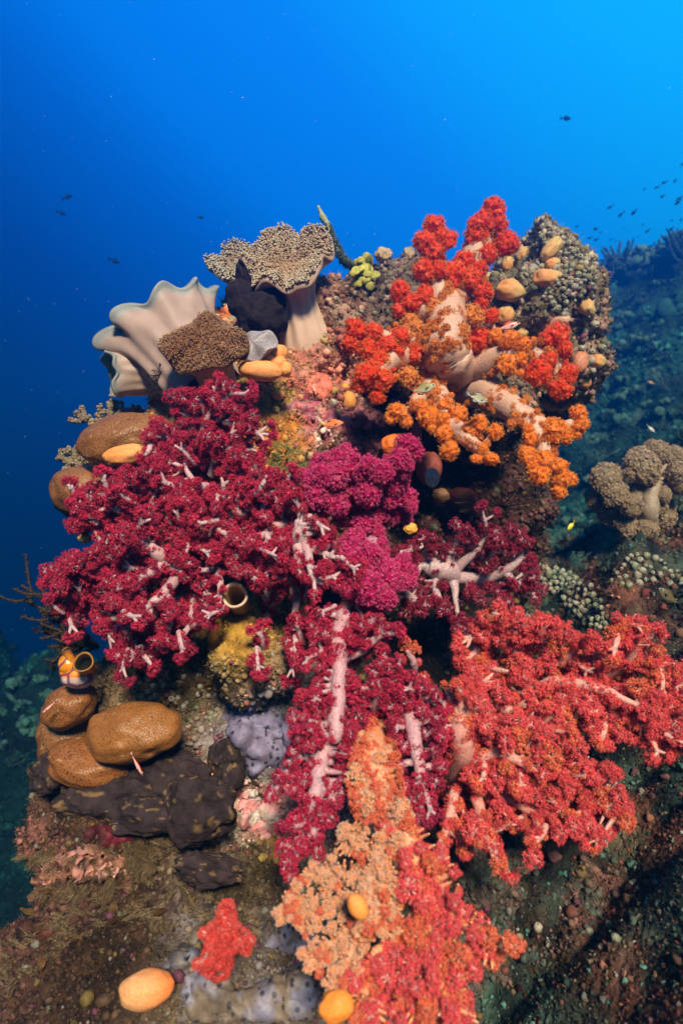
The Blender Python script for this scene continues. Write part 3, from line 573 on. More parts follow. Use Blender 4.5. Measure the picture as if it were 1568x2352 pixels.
soft_coral('soft_coral', 'crimson soft coral tassel drooping in front of the orange soft coral', 'crimson soft corals',
    [L(c7, [(560, -20), (590, 80), (605, 200), (620, 300), (620, 420)], [1.0, .92, .89], [17, 18, 13, 8])],
    [(*c7(620, 430), 24, 'crimson'), (*c7(580, 380), 28, 'crimson'), (*c7(645, 370), 28, 'crimson'), (*c7(550, 310), 24, 'crimson'), (*c7(670, 300), 24, 'wine'), (*c7(615, 300), 28, 'crimson'), (*c7(690, 240), 22, 'crimson'), (*c7(540, 240), 20, 'wine'), (*c7(660, 190), 22, 'wine'), (*c7(555, 170), 22, 'crimson'), (*c7(590, 450), 20, 'crimson'), (*c7(690, 130), 22, 'crimson'), (*c7(540, 90), 24, 'crimson'), (*c7(640, 120), 18, 'wine'), (*c7(620, 40), 24, 'crimson'), (*c7(690, 60), 24, 'crimson')],
    'pink', None, 116, forks=1, rosettes=30, ros_r=(7, 12), veins=5)
soft_coral('soft_coral', 'open dark red soft coral with bare white branches, right of the magenta one', 'crimson soft corals',
    [L(c4, [(1180, 780), (1120, 740), (1080, 700), (1000, 690), (930, 670)], [1.40, 1.22, 1.19, 1.18], [40, 36, 26, 12]), L(c4, [(1095, 740), (1112, 840), (1125, 960)], [1.2, 1.15], [17, 9, 6]), L(c4, [(1070, 690), (1095, 600), (1130, 520)], [1.2, 1.16], [18, 11, 7]), L(c4, [(1120, 690), (1210, 610), (1260, 520)], [1.2, 1.16], [15, 11, 7]),
     L(c4, [(1130, 740), (1270, 735), (1350, 690), (1420, 630), (1430, 590)], [1.21, 1.16, 1.14], [19, 14, 12, 8]), L(c4, [(1330, 700), (1390, 745), (1480, 800)], [1.17, 1.13], [13, 11, 7]), L(c4, [(1010, 720), (1020, 790), (1050, 860)], [1.2, 1.15], [14, 8]), L(c4, [(1170, 750), (1180, 800)], [1.2, 1.16], [10, 7]), L(c4, [(830, 790), (880, 830), (930, 870)], [1.2, 1.14], [12, 9]),
     L(c4, [(1330, 760), (1345, 830)], [1.18, 1.13], [10, 8]), L(c4, [(1230, 640), (1280, 640), (1300, 590)], [1.18, 1.15], [9, 7]), L(c4, [(985, 680), (960, 620), (970, 580)], [1.2, 1.17], [11, 6]), L(c4, [(960, 670), (905, 610)], [1.2, 1.17], [9, 5]), L(c4, [(1410, 640), (1470, 690)], [1.16, 1.13], [10, 8]), L(c4, [(1330, 600), (1370, 540)], [1.19, 1.17], [8, 6])],
    [], 'shade', None, 16, kinds=('wine',), fill=[(PG(c4, [(890, 570), (960, 570), (1080, 530), (1100, 480), (1170, 490), (1210, 490), (1290, 490), (1400, 510), (1480, 560), (1490, 680), (1490, 790), (1400, 850), (1300, 850), (1240, 880), (1170, 840), (1150, 960), (1100, 980), (1050, 930), (980, 830), (1000, 910), (930, 950), (830, 920), (850, 830), (920, 790), (900, 680)]), 9, 17, ('wine',), 1.5)], forks=2, fork_len=26, tip_r=17, behind=.05, rosettes=45, ros_r=(6, 9), veins=6)
# --- magenta colony
mg = ('magenta',)
soft_coral('soft_coral', 'dense magenta soft coral of rounded lumps in the centre of the outcrop', 'soft corals of single colours',
    [L(c4, [(700, 420), (700, 320), (690, 220)], [1.30, 1.16, 1.13], [40, 34, 22]), L(c4, [(690, 400), (560, 330), (470, 280)], [1.22, 1.13], [26, 16]), L(c4, [(720, 420), (700, 560), (680, 680)], [1.24, 1.12], [32, 26]), L(c4, [(760, 320), (850, 240), (880, 150)], [1.2, 1.14], [30, 16]), L(c4, [(680, 660), (760, 800)], [1.14, 1.08], [24, 14]), L(c4, [(490, 320), (500, 270), (485, 255)], [1.16, 1.11], [14, 10])],
    [], 'mauve', None, 17, kinds=mg, fill=[(PG(c4, [(410, 180), (440, 130), (510, 130), (560, 90), (620, 90), (660, 140), (740, 160), (850, 110), (900, 130), (915, 220), (880, 260), (920, 330), (930, 410), (910, 480), (850, 480), (780, 470), (760, 540), (800, 570), (790, 640), (880, 610), (950, 720), (900, 800), (820, 800), (820, 880), (700, 940), (650, 880), (560, 840), (510, 750), (570, 660), (540, 560), (600, 500), (510, 470), (420, 430), (350, 370), (310, 270), (330, 190), (400, 220)]), 27, 40, mg, 1.02)], behind=-.05, forks=1, tip_r=28, rosettes=60, ros_kind=mg, ros_r=(10, 18))

# --- the big orange colony
k1, k2, k3 = 'red_orange', 'orange', 'light_orange'
oc = [(640, 180, 50), (600, 260, 55), (690, 250, 60), (650, 310, 55), (600, 400, 58), (930, 110, 60), (870, 180, 65), (990, 270, 62), (850, 230, 60), (900, 320, 55), (950, 180, 50), (790, 360, 60), (740, 430, 75), (820, 440, 70), (860, 390, 50), (660, 400, 50),
      (480, 500, 55), (540, 560, 60), (480, 590, 40), (600, 520, 50), (880, 500, 55), (870, 560, 45), (920, 620, 40), (270, 690, 60), (350, 700, 55), (250, 750, 50), (330, 780, 60), (420, 760, 50), (540, 790, 62), (480, 720, 50), (330, 900, 75), (390, 930, 60), (290, 950, 50), (370, 1010, 40), (860, 740, 72), (820, 800, 45), (1230, 720, 70), (1270, 780, 45), (1150, 890, 72), (1250, 970, 60), (1290, 900, 50), (1200, 830, 40), (470, 800, 45), (380, 840, 50)]
oo = [(1010, 740, 55), (1000, 850, 60), (1060, 830, 40), (940, 720, 38), (1080, 760, 40), (470, 1080, 50), (510, 1130, 35), (440, 1110, 35), (620, 1110, 62), (580, 1060, 40), (700, 1190, 52), (720, 1270, 48), (700, 1050, 42), (760, 1090, 45), (860, 1140, 45), (940, 1180, 38), (810, 1170, 36), (920, 1310, 38), (850, 1310, 28), (880, 1260, 30), (640, 1150, 40), (690, 1120, 38),
      (1100, 1170, 32), (1110, 1215, 42), (1100, 1290, 48), (1150, 1390, 58), (1180, 1310, 46), (1240, 1345, 50), (1260, 1400, 48), (1300, 1410, 38), (1245, 1465, 40), (1240, 1490, 25), (1230, 1180, 68), (1340, 1090, 45), (1350, 1140, 40), (1330, 1190, 30), (1280, 1200, 45), (1120, 1340, 40), (590, 1000, 42)]
ol = [(740, 920, 52), (690, 850, 34), (760, 850, 36), (640, 770, 32), (560, 680, 40), (650, 590, 55), (780, 690, 42), (840, 620, 50), (700, 560, 46), (530, 640, 42), (520, 910, 48), (720, 680, 28), (650, 990, 42), (1040, 1100, 28), (1020, 1140, 28), (970, 1060, 20), (1030, 1060, 22), (960, 990, 22), (1070, 1040, 22), (900, 830, 30), (890, 900, 26), (930, 890, 24), (610, 690, 26), (650, 660, 24), (560, 740, 30)]
soft_coral('soft_coral', 'large orange and red soft coral arching from a thick white trunk at the upper right', 'soft corals of single colours',
    [L(c2, [(800, 930), (710, 860), (690, 760), (700, 620), (740, 500)], [1.56, 1.36, 1.30, 1.32, 1.36], [60, 58, 52, 40, 30]), L(c2, [(700, 600), (650, 420), (640, 230)], [1.34, 1.32], [40, 24, 14]), L(c2, [(740, 520), (830, 350), (900, 200), (930, 120)], [1.36, 1.34], [38, 28, 14]), L(c2, [(760, 890), (880, 850), (1000, 800), (1120, 780), (1230, 830)], [1.42, 1.33, 1.30], [42, 36, 28, 18]),
     L(c2, [(840, 980), (930, 1010), (1030, 1060), (1120, 1140), (1185, 1270), (1200, 1380)], [1.42, 1.32, 1.27, 1.25], [40, 36, 29, 19, 11]), L(c2, [(680, 900), (600, 1010), (540, 1060)], [1.36, 1.26], [32, 26, 14]), L(c2, [(660, 1000), (720, 1110), (800, 1200), (880, 1260), (900, 1310)], [1.3, 1.23, 1.22], [28, 22, 16, 8]), L(c2, [(660, 790), (540, 750), (420, 740), (290, 720)], [1.34, 1.30, 1.28], [44, 30, 14]),
     L(c2, [(560, 780), (430, 830), (350, 920)], [1.33, 1.26], [36, 26, 14]), L(c2, [(1110, 1130), (1230, 1170), (1330, 1120)], [1.28, 1.26], [22, 18, 8]), L(c2, [(680, 610), (560, 580), (490, 520)], [1.34, 1.33], [36, 24, 12])],
    [(*c2(x, y), q * .476 * 1.06, k1) for x, y, q in oc] + [(*c2(x, y), q * .476 * 1.06, k2) for x, y, q in oo] + [(*c2(x, y), q * .476, k3) for x, y, q in ol],
    'white', None, 18, kinds=(k1,), forks=0, rosettes=480, ros_kind=(k3, k3, k2, k2), ros_r=(8, 16), limit=200, side=0, thin=1.0, behind=-.01, fill=[(PG(c2, [(430, 640), (560, 560), (900, 600), (960, 700), (1280, 740), (1300, 900), (1190, 950), (1010, 900), (900, 930), (760, 990), (690, 1060), (560, 1010), (450, 930), (420, 830), (520, 760)]), 13, 23, (k2, k3, k2, k1), 1.7)])
# --- red colonies on the right and below
rd = ('coral_red',) * 5 + ('coral_orange',); ro = ('coral_red', 'coral_red', 'coral_red', 'coral_orange')
soft_coral('soft_coral', 'wide feathery red soft coral reaching to the right edge with pale pink branches', 'red soft corals',
    [L(c7, [(640, 230), (740, 120), (800, 50), (840, -60)], [1.20, 1.02, 1.0], [30, 28, 22, 12]), L(c7, [(800, 0), (930, 40), (1040, 130), (1090, 240), (1140, 270)], [1.04, .98, .96], [17, 15, 17, 8]), L(c7, [(1000, -20), (1120, -60), (1260, -40), (1400, 20)], [1.08, 1.0], [20, 16, 10]), L(c7, [(1300, 50), (1420, 90), (1520, 120)], [1.04, .98], [13, 12, 7]),
     L(c8, [(640, 2350), (750, 2290), (765, 2200), (745, 2130)], [1.12, 1.06, 1.05], [22, 17, 10]), L(c8, [(770, 2190), (720, 2150)], [1.07, 1.05], [9, 7]), L(c8, [(420, 2290), (500, 2200), (560, 2190)], [1.1, 1.04], [18, 10]), L(c8, [(760, 2280), (860, 2300), (960, 2330)], [1.08, 1.03], [14, 8]), L(c8, [(50, 2230), (80, 2150), (60, 2080)], [1.1, 1.05], [16, 9]), L(c8, [(250, 2230), (300, 2140)], [1.1, 1.04], [15, 8])],
    [], 'peach', None, 19, kinds=rd, fill=[([(1075, 1470), (1085, 1410), (1120, 1395), (1210, 1390), (1290, 1425), (1370, 1475), (1400, 1470), (1405, 1410), (1440, 1395), (1480, 1410), (1490, 1470), (1540, 1500), (1600, 1560), (1600, 1700), (1560, 1740), (1480, 1720), (1400, 1700), (1330, 1680), (1200, 1640), (1130, 1640), (1110, 1580), (1050, 1570)], 21, 31, rd, .96)], forks=2, fork_len=24, rosettes=200, ros_kind=rd, ros_r=(9, 16), veins=30)
soft_coral('soft_coral', 'red and orange soft coral fanning down from a pale trunk at the lower right', 'red soft corals',
    [L(c7, [(720, 330), (760, 180), (770, 60)], [1.12, 1.0, .98], [24, 28, 24]), L(c7, [(790, 220), (900, 200), (1000, 240)], [1.0, .95], [20, 12]), L(c7, [(820, 330), (960, 365), (1030, 400), (1040, 440)], [1.0, .93], [14, 15, 8]), L(c7, [(1150, 300), (1200, 320), (1210, 400)], [1.04, .96], [12, 9]), L(c7, [(1200, 330), (1260, 370), (1330, 410)], [1.0, .95], [12, 10, 7]), L(c7, [(1000, 420), (1015, 480), (1022, 545)], [.96, .9], [9, 7]),
     L(c7, [(740, 330), (725, 440), (690, 530)], [1.0, .93], [16, 10]), L(c7, [(820, 360), (850, 450), (890, 560)], [.98, .9], [18, 9]), L(c7, [(1080, 400), (1105, 460)], [.98, .93], [9, 7])],
    [], 'peach', None, 20, kinds=ro, fill=[([(1010, 1560), (1110, 1580), (1140, 1640), (1200, 1640), (1330, 1680), (1370, 1750), (1430, 1800), (1460, 1870), (1420, 1910), (1380, 1950), (1300, 1920), (1220, 1930), (1170, 1890), (1150, 1930), (1165, 1990), (1140, 2010), (1110, 1950), (1060, 1940), (1010, 1900), (1035, 1800), (1010, 1690)], 19, 29, rd, .96)], forks=1, rosettes=200, ros_kind=ro, ros_r=(9, 16), veins=24)
soft_coral('soft_coral', 'orange to red soft coral falling in a long mass at the bottom centre', 'red soft corals',
    [L(c7, [(470, 60), (440, 200), (480, 380), (560, 520), (640, 760), (640, 960)], [1.06, .92, .86, .82, .78, .74], [28, 30, 28, 30, 26, 18]), L(c7, [(560, 520), (560, 640), (600, 740)], [.83, .79], [20, 15]), L(c7, [(640, 760), (760, 800), (880, 850)], [.8, .75], [18, 9]), L(c7, [(640, 900), (690, 1010), (740, 1120)], [.75, .70], [22, 12]), L(c7, [(600, 860), (470, 900), (420, 960)], [.77, .73], [20, 10]), L(c7, [(560, 570), (570, 630)], [.8, .78], [10, 8]), L(c7, [(640, 1020), (638, 1080)], [.73, .71], [10, 8]), L(c7, [(430, 1000), (400, 1100)], [.75, .71], [20, 12])],
    [(*c7(x, y), q, k_) for x, y, q, k_ in [(440, 150, 17, 'peach'), (490, 110, 16, 'coral_orange'), (420, 210, 18, 'coral_orange'), (500, 190, 17, 'peach'), (460, 60, 15, 'coral_orange'), (455, 270, 18, 'coral_orange'), (520, 260, 17, 'coral_orange'), (400, 130, 15, 'peach'), (530, 140, 15, 'coral_orange')]], 'orange', None, 21, kinds=ro, fill=[(PG(c7, [(380, 140), (540, 130), (560, 330), (600, 420), (560, 560), (480, 560), (470, 450), (370, 430), (340, 280)]), 17, 28, ('coral_orange', 'peach'), 1.0),
        (PG(c7, [(560, 420), (660, 470), (760, 600), (770, 730), (880, 800), (950, 880), (890, 980), (800, 1020), (840, 1190), (560, 1190), (430, 1190), (350, 1150), (370, 1010), (500, 900), (560, 800), (540, 560)]), 18, 31, ('coral_red', 'coral_red', 'coral_orange'), 1.0)], forks=1, tip_r=28, fork_len=40, behind=-.02, rosettes=220, ros_kind=('coral_orange', 'coral_red', 'coral_orange'), ros_r=(9, 17), side=0)
soft_coral('soft_coral', 'pale peach soft coral with small bright polyps and orange stalks at the bottom centre', 'soft corals of single colours',
    [L(c7, [(520, 440), (480, 560), (430, 700), (420, 800)], [.92, .82, .77, .75], [26, 30, 24, 16]), L(c7, [(470, 540), (390, 520), (350, 480)], [.84, .80], [16, 9]), L(c7, [(450, 640), (330, 650), (240, 620)], [.8, .77], [16, 9]), L(c7, [(430, 700), (300, 740), (140, 770)], [.78, .75], [16, 7]), L(c7, [(420, 760), (340, 860), (230, 930)], [.77, .73], [16, 7]), L(c7, [(400, 800), (340, 960), (310, 1020)], [.76, .71], [15, 8])],
    [], 'orange', None, 22, kinds=('peach',), fill=[(PG(c7, [(330, 440), (480, 430), (510, 560), (560, 690), (560, 860), (440, 880), (410, 1000), (340, 1070), (270, 1040), (190, 970), (210, 880), (160, 820), (95, 800), (110, 700), (200, 600), (300, 550)]), 9, 20, ('peach', 'peach', 'peach', 'coral_orange'), 1.12)], forks=2, fork_len=26, tip_r=17, behind=-.02, rosettes=150, ros_kind=('peach',), ros_r=(8, 14))
soft_coral('soft_coral', 'small upright scarlet soft coral alone among grey-blue sponge at the bottom', 'red soft corals',
    [L(c6, [(980, 800), (1000, 650), (1015, 480)], [.90, .76, .76], [18, 16, 9]), L(c6, [(1000, 640), (930, 600)], [.77, .75], [14, 9]), L(c6, [(1010, 640), (1100, 620)], [.77, .75], [14, 9]), L(c6, [(990, 720), (920, 720)], [.78, .75], [14, 9])],
    [], 'peach', None, 23, kinds=('scarlet',), fill=[(PG(c6, [(980, 450), (1050, 440), (1060, 540), (1130, 600), (1040, 700), (1030, 760), (980, 820), (890, 740), (920, 640), (920, 570), (970, 530)]), 14, 22, ('scarlet',), .95)], forks=1, tip_r=13, fork_len=24, behind=-.01, rosettes=50, ros_kind=('scarlet',), ros_r=(10, 16))
soft_coral('soft_coral', 'tiny orange-red soft coral sprig standing in the dark gap below the magenta coral', 'red soft corals',
    [[(945, 1600, 1.3, 10), (948, 1550, 1.12, 9), (935, 1490, 1.08, 7)]], [(930, 1480, 16, 'coral_orange'), (955, 1490, 16, 'coral_orange'), (960, 1520, 12, 'coral_red'), (925, 1510, 12, 'coral_orange'), (975, 1555, 14, 'coral_red'), (985, 1570, 12, 'coral_red'), (950, 1560, 10, 'coral_orange')], 'pink', None, 24, kinds=('coral_orange',), forks=1, tip_r=14)

# ---------------------------------------------------------------- leather corals
def mushroom(label, group, base, tip, xdir, rb, rn, a, b, n=6, amp=.02, neck=.55, dish=.02, th=.012, c_stalk=(.58, .42, .36), c_rim=(.40, .42, .42), c_top=(.30, .19, .10),
             polyps=0, pcol=(.72, .66, .56), plen=.008, prad=.0017, seed=1, capmat='leather', bend=(0, 0, 0), fold=.1, pitch=0.0, harm=1.0):
    r = R(seed); base = np.array(base); ax = np.array(tip) - base; H = np.linalg.norm(ax); ax = ax / H
    e1 = np.array(xdir, float); e1 = norm(e1 - ax * (e1 @ ax)); e2 = np.cross(ax, e1); ph = r.uniform(0, 6.28, 6)
    bend = np.array(bend, float)
    def ruf(u): return amp * (np.sin(n * u + ph[0]) + harm * (.55 * np.sin((n + 2) * u + ph[1]) + .35 * np.sin((2 * n + 1) * u + ph[2]))) + pitch * np.sin(u)
    def rho(u): return 1 + fold * np.sin(n * u + ph[0] + 1.4) + .5 * fold * np.sin((n - 2) * u + ph[3])
    def lay(x, y, h): return base + x[..., None] * e1 + y[..., None] * e2 + h[..., None] * ax + (h / H)[..., None] ** 2 * bend
    def under(u, s):
        t0 = np.clip(s / .5, 0, 1); t = np.clip((s - .5) / .5, 0, 1); sm_ = t0 * t0 * (3 - 2 * t0)
        pl = 1 + (.035 * np.sin(9 * u + ph[4]) + .03 * np.sin(14 * u + ph[5])) * (.3 + t0)
        r0 = (rb + (rn - rb) * sm_) * pl; w = t ** 1.5; ell = a / max(b, 1e-6)
        ka = 1 + (min(ell, 1.6) - 1) * .4 * t0
        rh = 1 + (rho(u) - 1) * t ** 2.2; x = (r0 * ka * (1 - w) + a * rh * w) * np.cos(u); y = (r0 * (1 - w) + b * rh * w) * np.sin(u)
        h = H * neck * t0 + H * (1 - neck) * t ** .85 + ruf(u) * t ** 2.2; return lay(x, y, h)
    def top(u, q):
        k = 1 - q; x = a * rho(u) * k * np.cos(u); y = b * rho(u) * k * np.sin(u)
        h = H + th - dish * (1 - k ** 2) + ruf(u) * k ** 1.5; return lay(x, y, h)
    NU = 168; u = np.linspace(0, 2 * np.pi, NU, endpoint=False)
    def grid(rows): 
        m = len(rows); v = np.stack(rows); i = np.arange(m - 1)[:, None] * NU; j = np.arange(NU)[None]; j2 = (j + 1) % NU
        return v.reshape(-1, 3), np.stack([i + j, i + j2, i + NU + j2, i + NU + j], -1).reshape(-1, 4)
    root = empty('leather_coral', base, label, 'leather coral', group)
    cs = np.array(c_stalk); st = MB(); rows = [under(u, np.full(NU, s)) for s in np.linspace(0, .62, 26)]; v, f = grid(rows)
    st.add(v, f, np.clip(cs * (1 + .10 * fbm(v * np.array([30, 30, 8]), 3, seed))[:, None], 0, 1)); st.build('stalk', M['leather'], root, base)
    cp = MB(); ss = np.linspace(.62, 1, 22); rows = [under(u, np.full(NU, s)) for s in ss]; cols = [np.tile(cs * (1 - w) + np.array(c_rim) * w, (NU, 1)) for w in np.clip((ss - .93) / .07, 0, 1) ** 1.5]
    e_ = under(u, np.full(NU, 1.0)); tt_ = top(u, np.zeros(NU)); out = norm(e_ - lay(u * 0, u * 0, u * 0 + H))
    for k in (.25, .5, .75): rows.append(e_ * (1 - k) + tt_ * k + out * th * .5 * math.sin(k * math.pi)); cols.append(np.tile(np.array(c_rim), (NU, 1)))
    for q in np.linspace(0, .97, 26): rows.append(top(u, np.full(NU, q))); w = min(1, q * 6); cols.append(np.tile(np.array(c_rim) * (1 - w) + np.array(c_top) * w, (NU, 1)))
    v, f = grid(rows); cc = np.concatenate(cols); cc = np.clip(cc * (1 + .12 * fbm(v * 40, 2, seed))[:, None], 0, 1); cp.add(v, f, cc)
    cp.build('cap', M[capmat], root, base)
    if polyps:
        pb = MB(); q = 1 - np.sqrt(r.uniform(.002, 1.0, polyps)); uu = r.uniform(0, 2 * np.pi, polyps); P = top(uu, q); eps = .01
        nn = np.cross(top(uu + eps, q) - P, top(uu, q + eps) - P); nn = norm(nn); nn = np.where((nn @ ax)[:, None] < 0, -nn, nn)
        rim_n = norm(out[(uu / (2 * np.pi) * NU).astype(int) % NU]); wq = np.clip(1 - q * 9, 0, 1)[:, None]; nn = norm(nn + rim_n * wq * 1.3)
        k = 5; aa = np.arange(k) / k * 6.283; ring = np.stack([np.cos(aa), np.sin(aa), np.zeros(k)], -1)
        tv = np.concatenate([ring * [.55, .55, 0], ring * [.6, .6, 0] + [0, 0, .7], ring * [1.25, 1.25, 0] + [0, 0, .9], [[0, 0, 1.02]]]); j = np.arange(k); j2 = (j + 1) % k
        tf = np.concatenate([np.stack([b0 + j, b0 + j2, b0 + k + j2], -1) for b0 in (0, k)] + [np.stack([b0 + j, b0 + k + j2, b0 + k + j], -1) for b0 in (0, k)] + [np.stack([2 * k + j, 2 * k + j2, np.full(k, 3 * k)], -1)])
        wt = np.concatenate([np.zeros(k), np.full(k, .45), np.ones(k), [1.]]); L_ = plen * r.uniform(.7, 1.25, polyps)
        lo_c, hi_c = np.array(c_top) * 1.3, np.array(pcol)
        def cf(kk):
            vv = r.uniform(.75, 1.1, (kk, 1, 1)); vis = (.35 + .65 * np.clip(1 - q * 1.3, 0, 1))[:, None, None]
            return np.clip((lo_c[None, None] * (1 - wt[None, :, None] * vis) + hi_c[None, None] * wt[None, :, None] * vis) * vv, 0, 1)
        nn = norm(nn + r.normal(0, .18, nn.shape)); pb.inst(tv, tf, P - nn * .001, nn, np.stack([np.full(polyps, prad), np.full(polyps, prad), L_], -1), r.uniform(0, 6, polyps), colfn=cf)
        o = pb.build('polyps', M['growth'], root, base); o['kind'] = 'stuff'
    return root

mushroom('large pale leather coral leaning left, seen from outside with a ruffled bare rim', 'leather corals', at(482, 905, 1.40), at(370, 738, 1.47), (.93, .12, .36), .082, .076, .141, .080, n=9, amp=.0115, harm=.2, neck=.36, dish=.05, th=.017, seed=3, c_stalk=(.39, .265, .23), c_rim=(.24, .25, .25), c_top=(.24, .26, .26), capmat='leather', fold=.13)
mushroom('small pale folded leather coral lobe below the big leaning one at the left edge', 'leather corals', at(410, 850, 1.52), at(262, 858, 1.45), (.25, .35, .9), .05, .055, .055, .05, n=4, amp=.007, neck=.3, dish=.02, th=.009, seed=5, c_stalk=(.42, .29, .24), c_rim=(.26, .27, .27), fold=.1)
mushroom('tall leather coral with a frilled cap of whitish polyps on the top of the outcrop', 'leather corals', at(700, 800, 1.56), at(657, 604, 1.47), (1, .08, -.10), .070, .050, .102, .088, n=5, amp=.0125, neck=.60, dish=.03, th=.016, polyps=4600, seed=21, plen=.011, prad=.0019, pcol=(.58, .47, .34), c_top=(.32, .15, .06), c_stalk=(.66, .45, .35), c_rim=(.34, .22, .16), fold=.10, pitch=.055)
mushroom('small whitish-polyped leather coral peeking out left behind the tall one', 'leather corals', at(585, 700, 1.64), at(537, 606, 1.56), (.8, .1, .45), .04, .032, .056, .05, n=3, amp=.009, neck=.5, dish=.01, th=.012, polyps=1000, seed=9, plen=.011, prad=.0021, pcol=(.54, .48, .38), c_top=(.26, .14, .07), c_stalk=(.46, .33, .28), c_rim=(.32, .22, .16), pitch=.02)
mushroom('brown leather coral with a wide cap of short pale polyps facing the viewer', 'leather corals', at(505, 890, 1.42), at(470, 797, 1.27), (1, 0, .16), .040, .038, .082, .062, n=4, amp=.010, neck=.5, dish=-.022, th=.012, polyps=2300, seed=12, plen=.007, prad=.0010, pcol=(.46, .27, .15), c_top=(.20, .075, .022), c_stalk=(.50, .31, .24), c_rim=(.20, .09, .035), fold=.08)
mushroom('small grey-lilac leather coral with a bare dotted cap, above the yellow-orange sponge cluster', 'leather corals', at(605, 850, 1.36), at(584, 797, 1.29), (1, 0, .12), .022, .018, .048, .034, n=3, amp=.007, neck=.55, dish=-.010, th=.006, seed=15, c_stalk=(.42, .28, .26), c_rim=(.40, .35, .37), c_top=(.30, .25, .27), capmat='leather_dot', fold=.05)
mushroom('tiny pale grey leather coral disc in the shade under the orange soft coral', 'leather corals', at(975, 1085, 1.52), at(992, 1097, 1.36), (0, 0, 1), .012, .010, .020, .014, n=2, amp=.001, neck=.6, dish=-.004, th=.004, seed=16, c_stalk=(.5, .3, .25), c_rim=(.5, .45, .42), c_top=(.50, .46, .44), capmat='leather_dot', fold=.02)

# ---------------------------------------------------------------- lobed and massive things
def rot_pic(deg, yaw=0):
    a, y = math.radians(deg), math.radians(yaw); ca, sa_ = math.cos(a), math.sin(a)
    Ry = np.array([[ca, 0, -sa_], [0, 1, 0], [sa_, 0, ca]]); cy, sy = math.cos(y), math.sin(y); return Ry @ np.array([[cy, -sy, 0], [sy, cy, 0], [0, 0, 1]])
def lobe(mb, px, py, Y, rx, rz, deg=0, depth=None, taper=0.0, amp=.06, seed=1, col=(.5, .5, .5), level=4, tipcol=None):
    v, f = ico(level); k = 1 + amp * fbm(v * 2.1 + seed * 1.7, 3, seed); q = v * k[:, None]
    q = q * np.array([1, 1, 1]) * np.where(True, (1 - taper * q[:, 0:1]), 1) ** np.array([0, 1, 1])
    s = KT * Y; q = q * np.array([rx * s, (depth if depth else min(rx, rz) * .95) * s, rz * s]) @ np.eye(3); q = q @ rot_pic(deg).T
    cc = np.array(col, float)
    if tipcol is not None: w = np.clip(v[:, 0] * .8 + .25, 0, 1)[:, None]; cc = cc * (1 - w) + np.array(tipcol) * w
    mb.add(q + at(px, py, Y), f, cc)
def sponge(px, py, rx, rz, deg, label, group, Y=None, col=(.86, .44, .10), tip=None, taper=0.0, extra=(), seed=1, name='finger_sponge', m='sponge', cat='sponge', out=.35, amp=.12, depth=None):
    if Y is None: Y = rockY(px, py, 1.4) - out * min(rx, rz) * KT * 1.3
    mb = MB(); lobe(mb, px, py, Y, rx, rz, deg, depth, taper, amp, seed, col, 4, tip)
    for i, (x, y, a, b, d) in enumerate(extra): lobe(mb, x, y, Y + .3 * a * KT, a, b, d, None, 0, amp, seed + i + 1, col, 4)
    return one(mb, name, M[m], at(px, py, Y), label, cat, group)
OR, ORT = (.86, .42, .09), (.85, .58, .26)
G1 = 'yellow-orange sponges on the outcrop'
sponge(290, 1045, 55, 24, 10, 'dotted yellow-orange finger sponge lying against the smooth brown coral at the left', G1, 1.24, (.78, .30, .085), (.78, .36, .13), seed=2)
ob = empty('finger_sponge', at(600, 850, 1.30), 'cluster of swollen yellow-orange sponge lobes below the small grey-lilac leather coral', 'sponge', G1)
for i, (x, y, a, b, d, dy) in enumerate([(597, 851, 50, 25, -6, 0), (612, 828, 24, 17, -20, .02), (640, 812, 22, 20, 30, .035), (640, 836, 20, 16, 50, .02), (655, 848, 16, 18, 0, .02), (585, 826, 17, 14, 0, .03)]):
    mb = MB(); lobe(mb, x, y, 1.29 + dy, a, b, d, None, 0, .06, 30 + i, (.82, .34, .11), 4); mb.build('lobe', M['sponge'], ob, at(600, 850, 1.30))
for i, (x, y, a, b, d, tp, lb) in enumerate([
    (1265, 572, 33, 18, 48, -.05, 'long pale finger sponge pointing up to the right on the right knob'), (1258, 640, 36, 21, 3, .28, 'pear-shaped pale orange sponge pointing right in the middle of the right knob'),
    (1172, 668, 33, 25, -8, .05, 'broad cream-yellow sponge lobe touching the orange soft coral on the right knob'), (1201, 580, 21, 14, 70, .1, 'upright pale sponge lobe beside the red tips of the orange soft coral'),
    (1164, 606, 19, 12, 84, 0, 'bright yellow upright sponge half hidden by the red polyp lumps'), (1268, 606, 18, 13, 20, .1, 'short tan sponge lobe just below the long finger sponge'),
    (1345, 706, 24, 17, -42, .1, 'olive-orange sponge lobe on the right rim of the knob'), (1371, 831, 18, 16, -20, 0, 'olive sponge lobe lowest on the right rim of the knob'),
    (1319, 920, 21, 14, -30, .1, 'amber sponge lobe below the red polyps at the right end'), (1258, 928, 21, 14, -25, 0, 'first amber sponge lobe tucked under the orange soft coral'),
    (1288, 932, 18, 13, 10, 0, 'small amber sponge lobe between its two larger neighbours'), (1160, 722, 24, 22, 60, .1, 'brownish sponge lobe beneath the cream-yellow one'),
    (1196, 766, 17, 12, 15, 0, 'yellow sponge lobe under the red spotted fish'), (1340, 878, 15, 17, 60, 0, 'small olive sponge lobe beside the salmon sponge crust'),
    (1293, 825, 14, 8, 10, 0, 'tiny pale green sponge lobe beside the salmon sponge crust'), (1125, 640, 13, 16, 80, 0, 'small pale sponge lobe hidden between red polyp lumps and the knob')]):
    sponge(x, y, a, b, d, lb, 'sponge lobes on the right knob', None, (.66, .28, .09) if i % 3 else (.64, .36, .13), (.50, .38, .16), tp, seed=40 + i, out=.9)
sponge(801, 920, 17, 22, 10, 'round orange-brown sponge ball left of the red polyp lumps', G1, None, (.72, .30, .07), seed=61, out=.8, amp=.04)
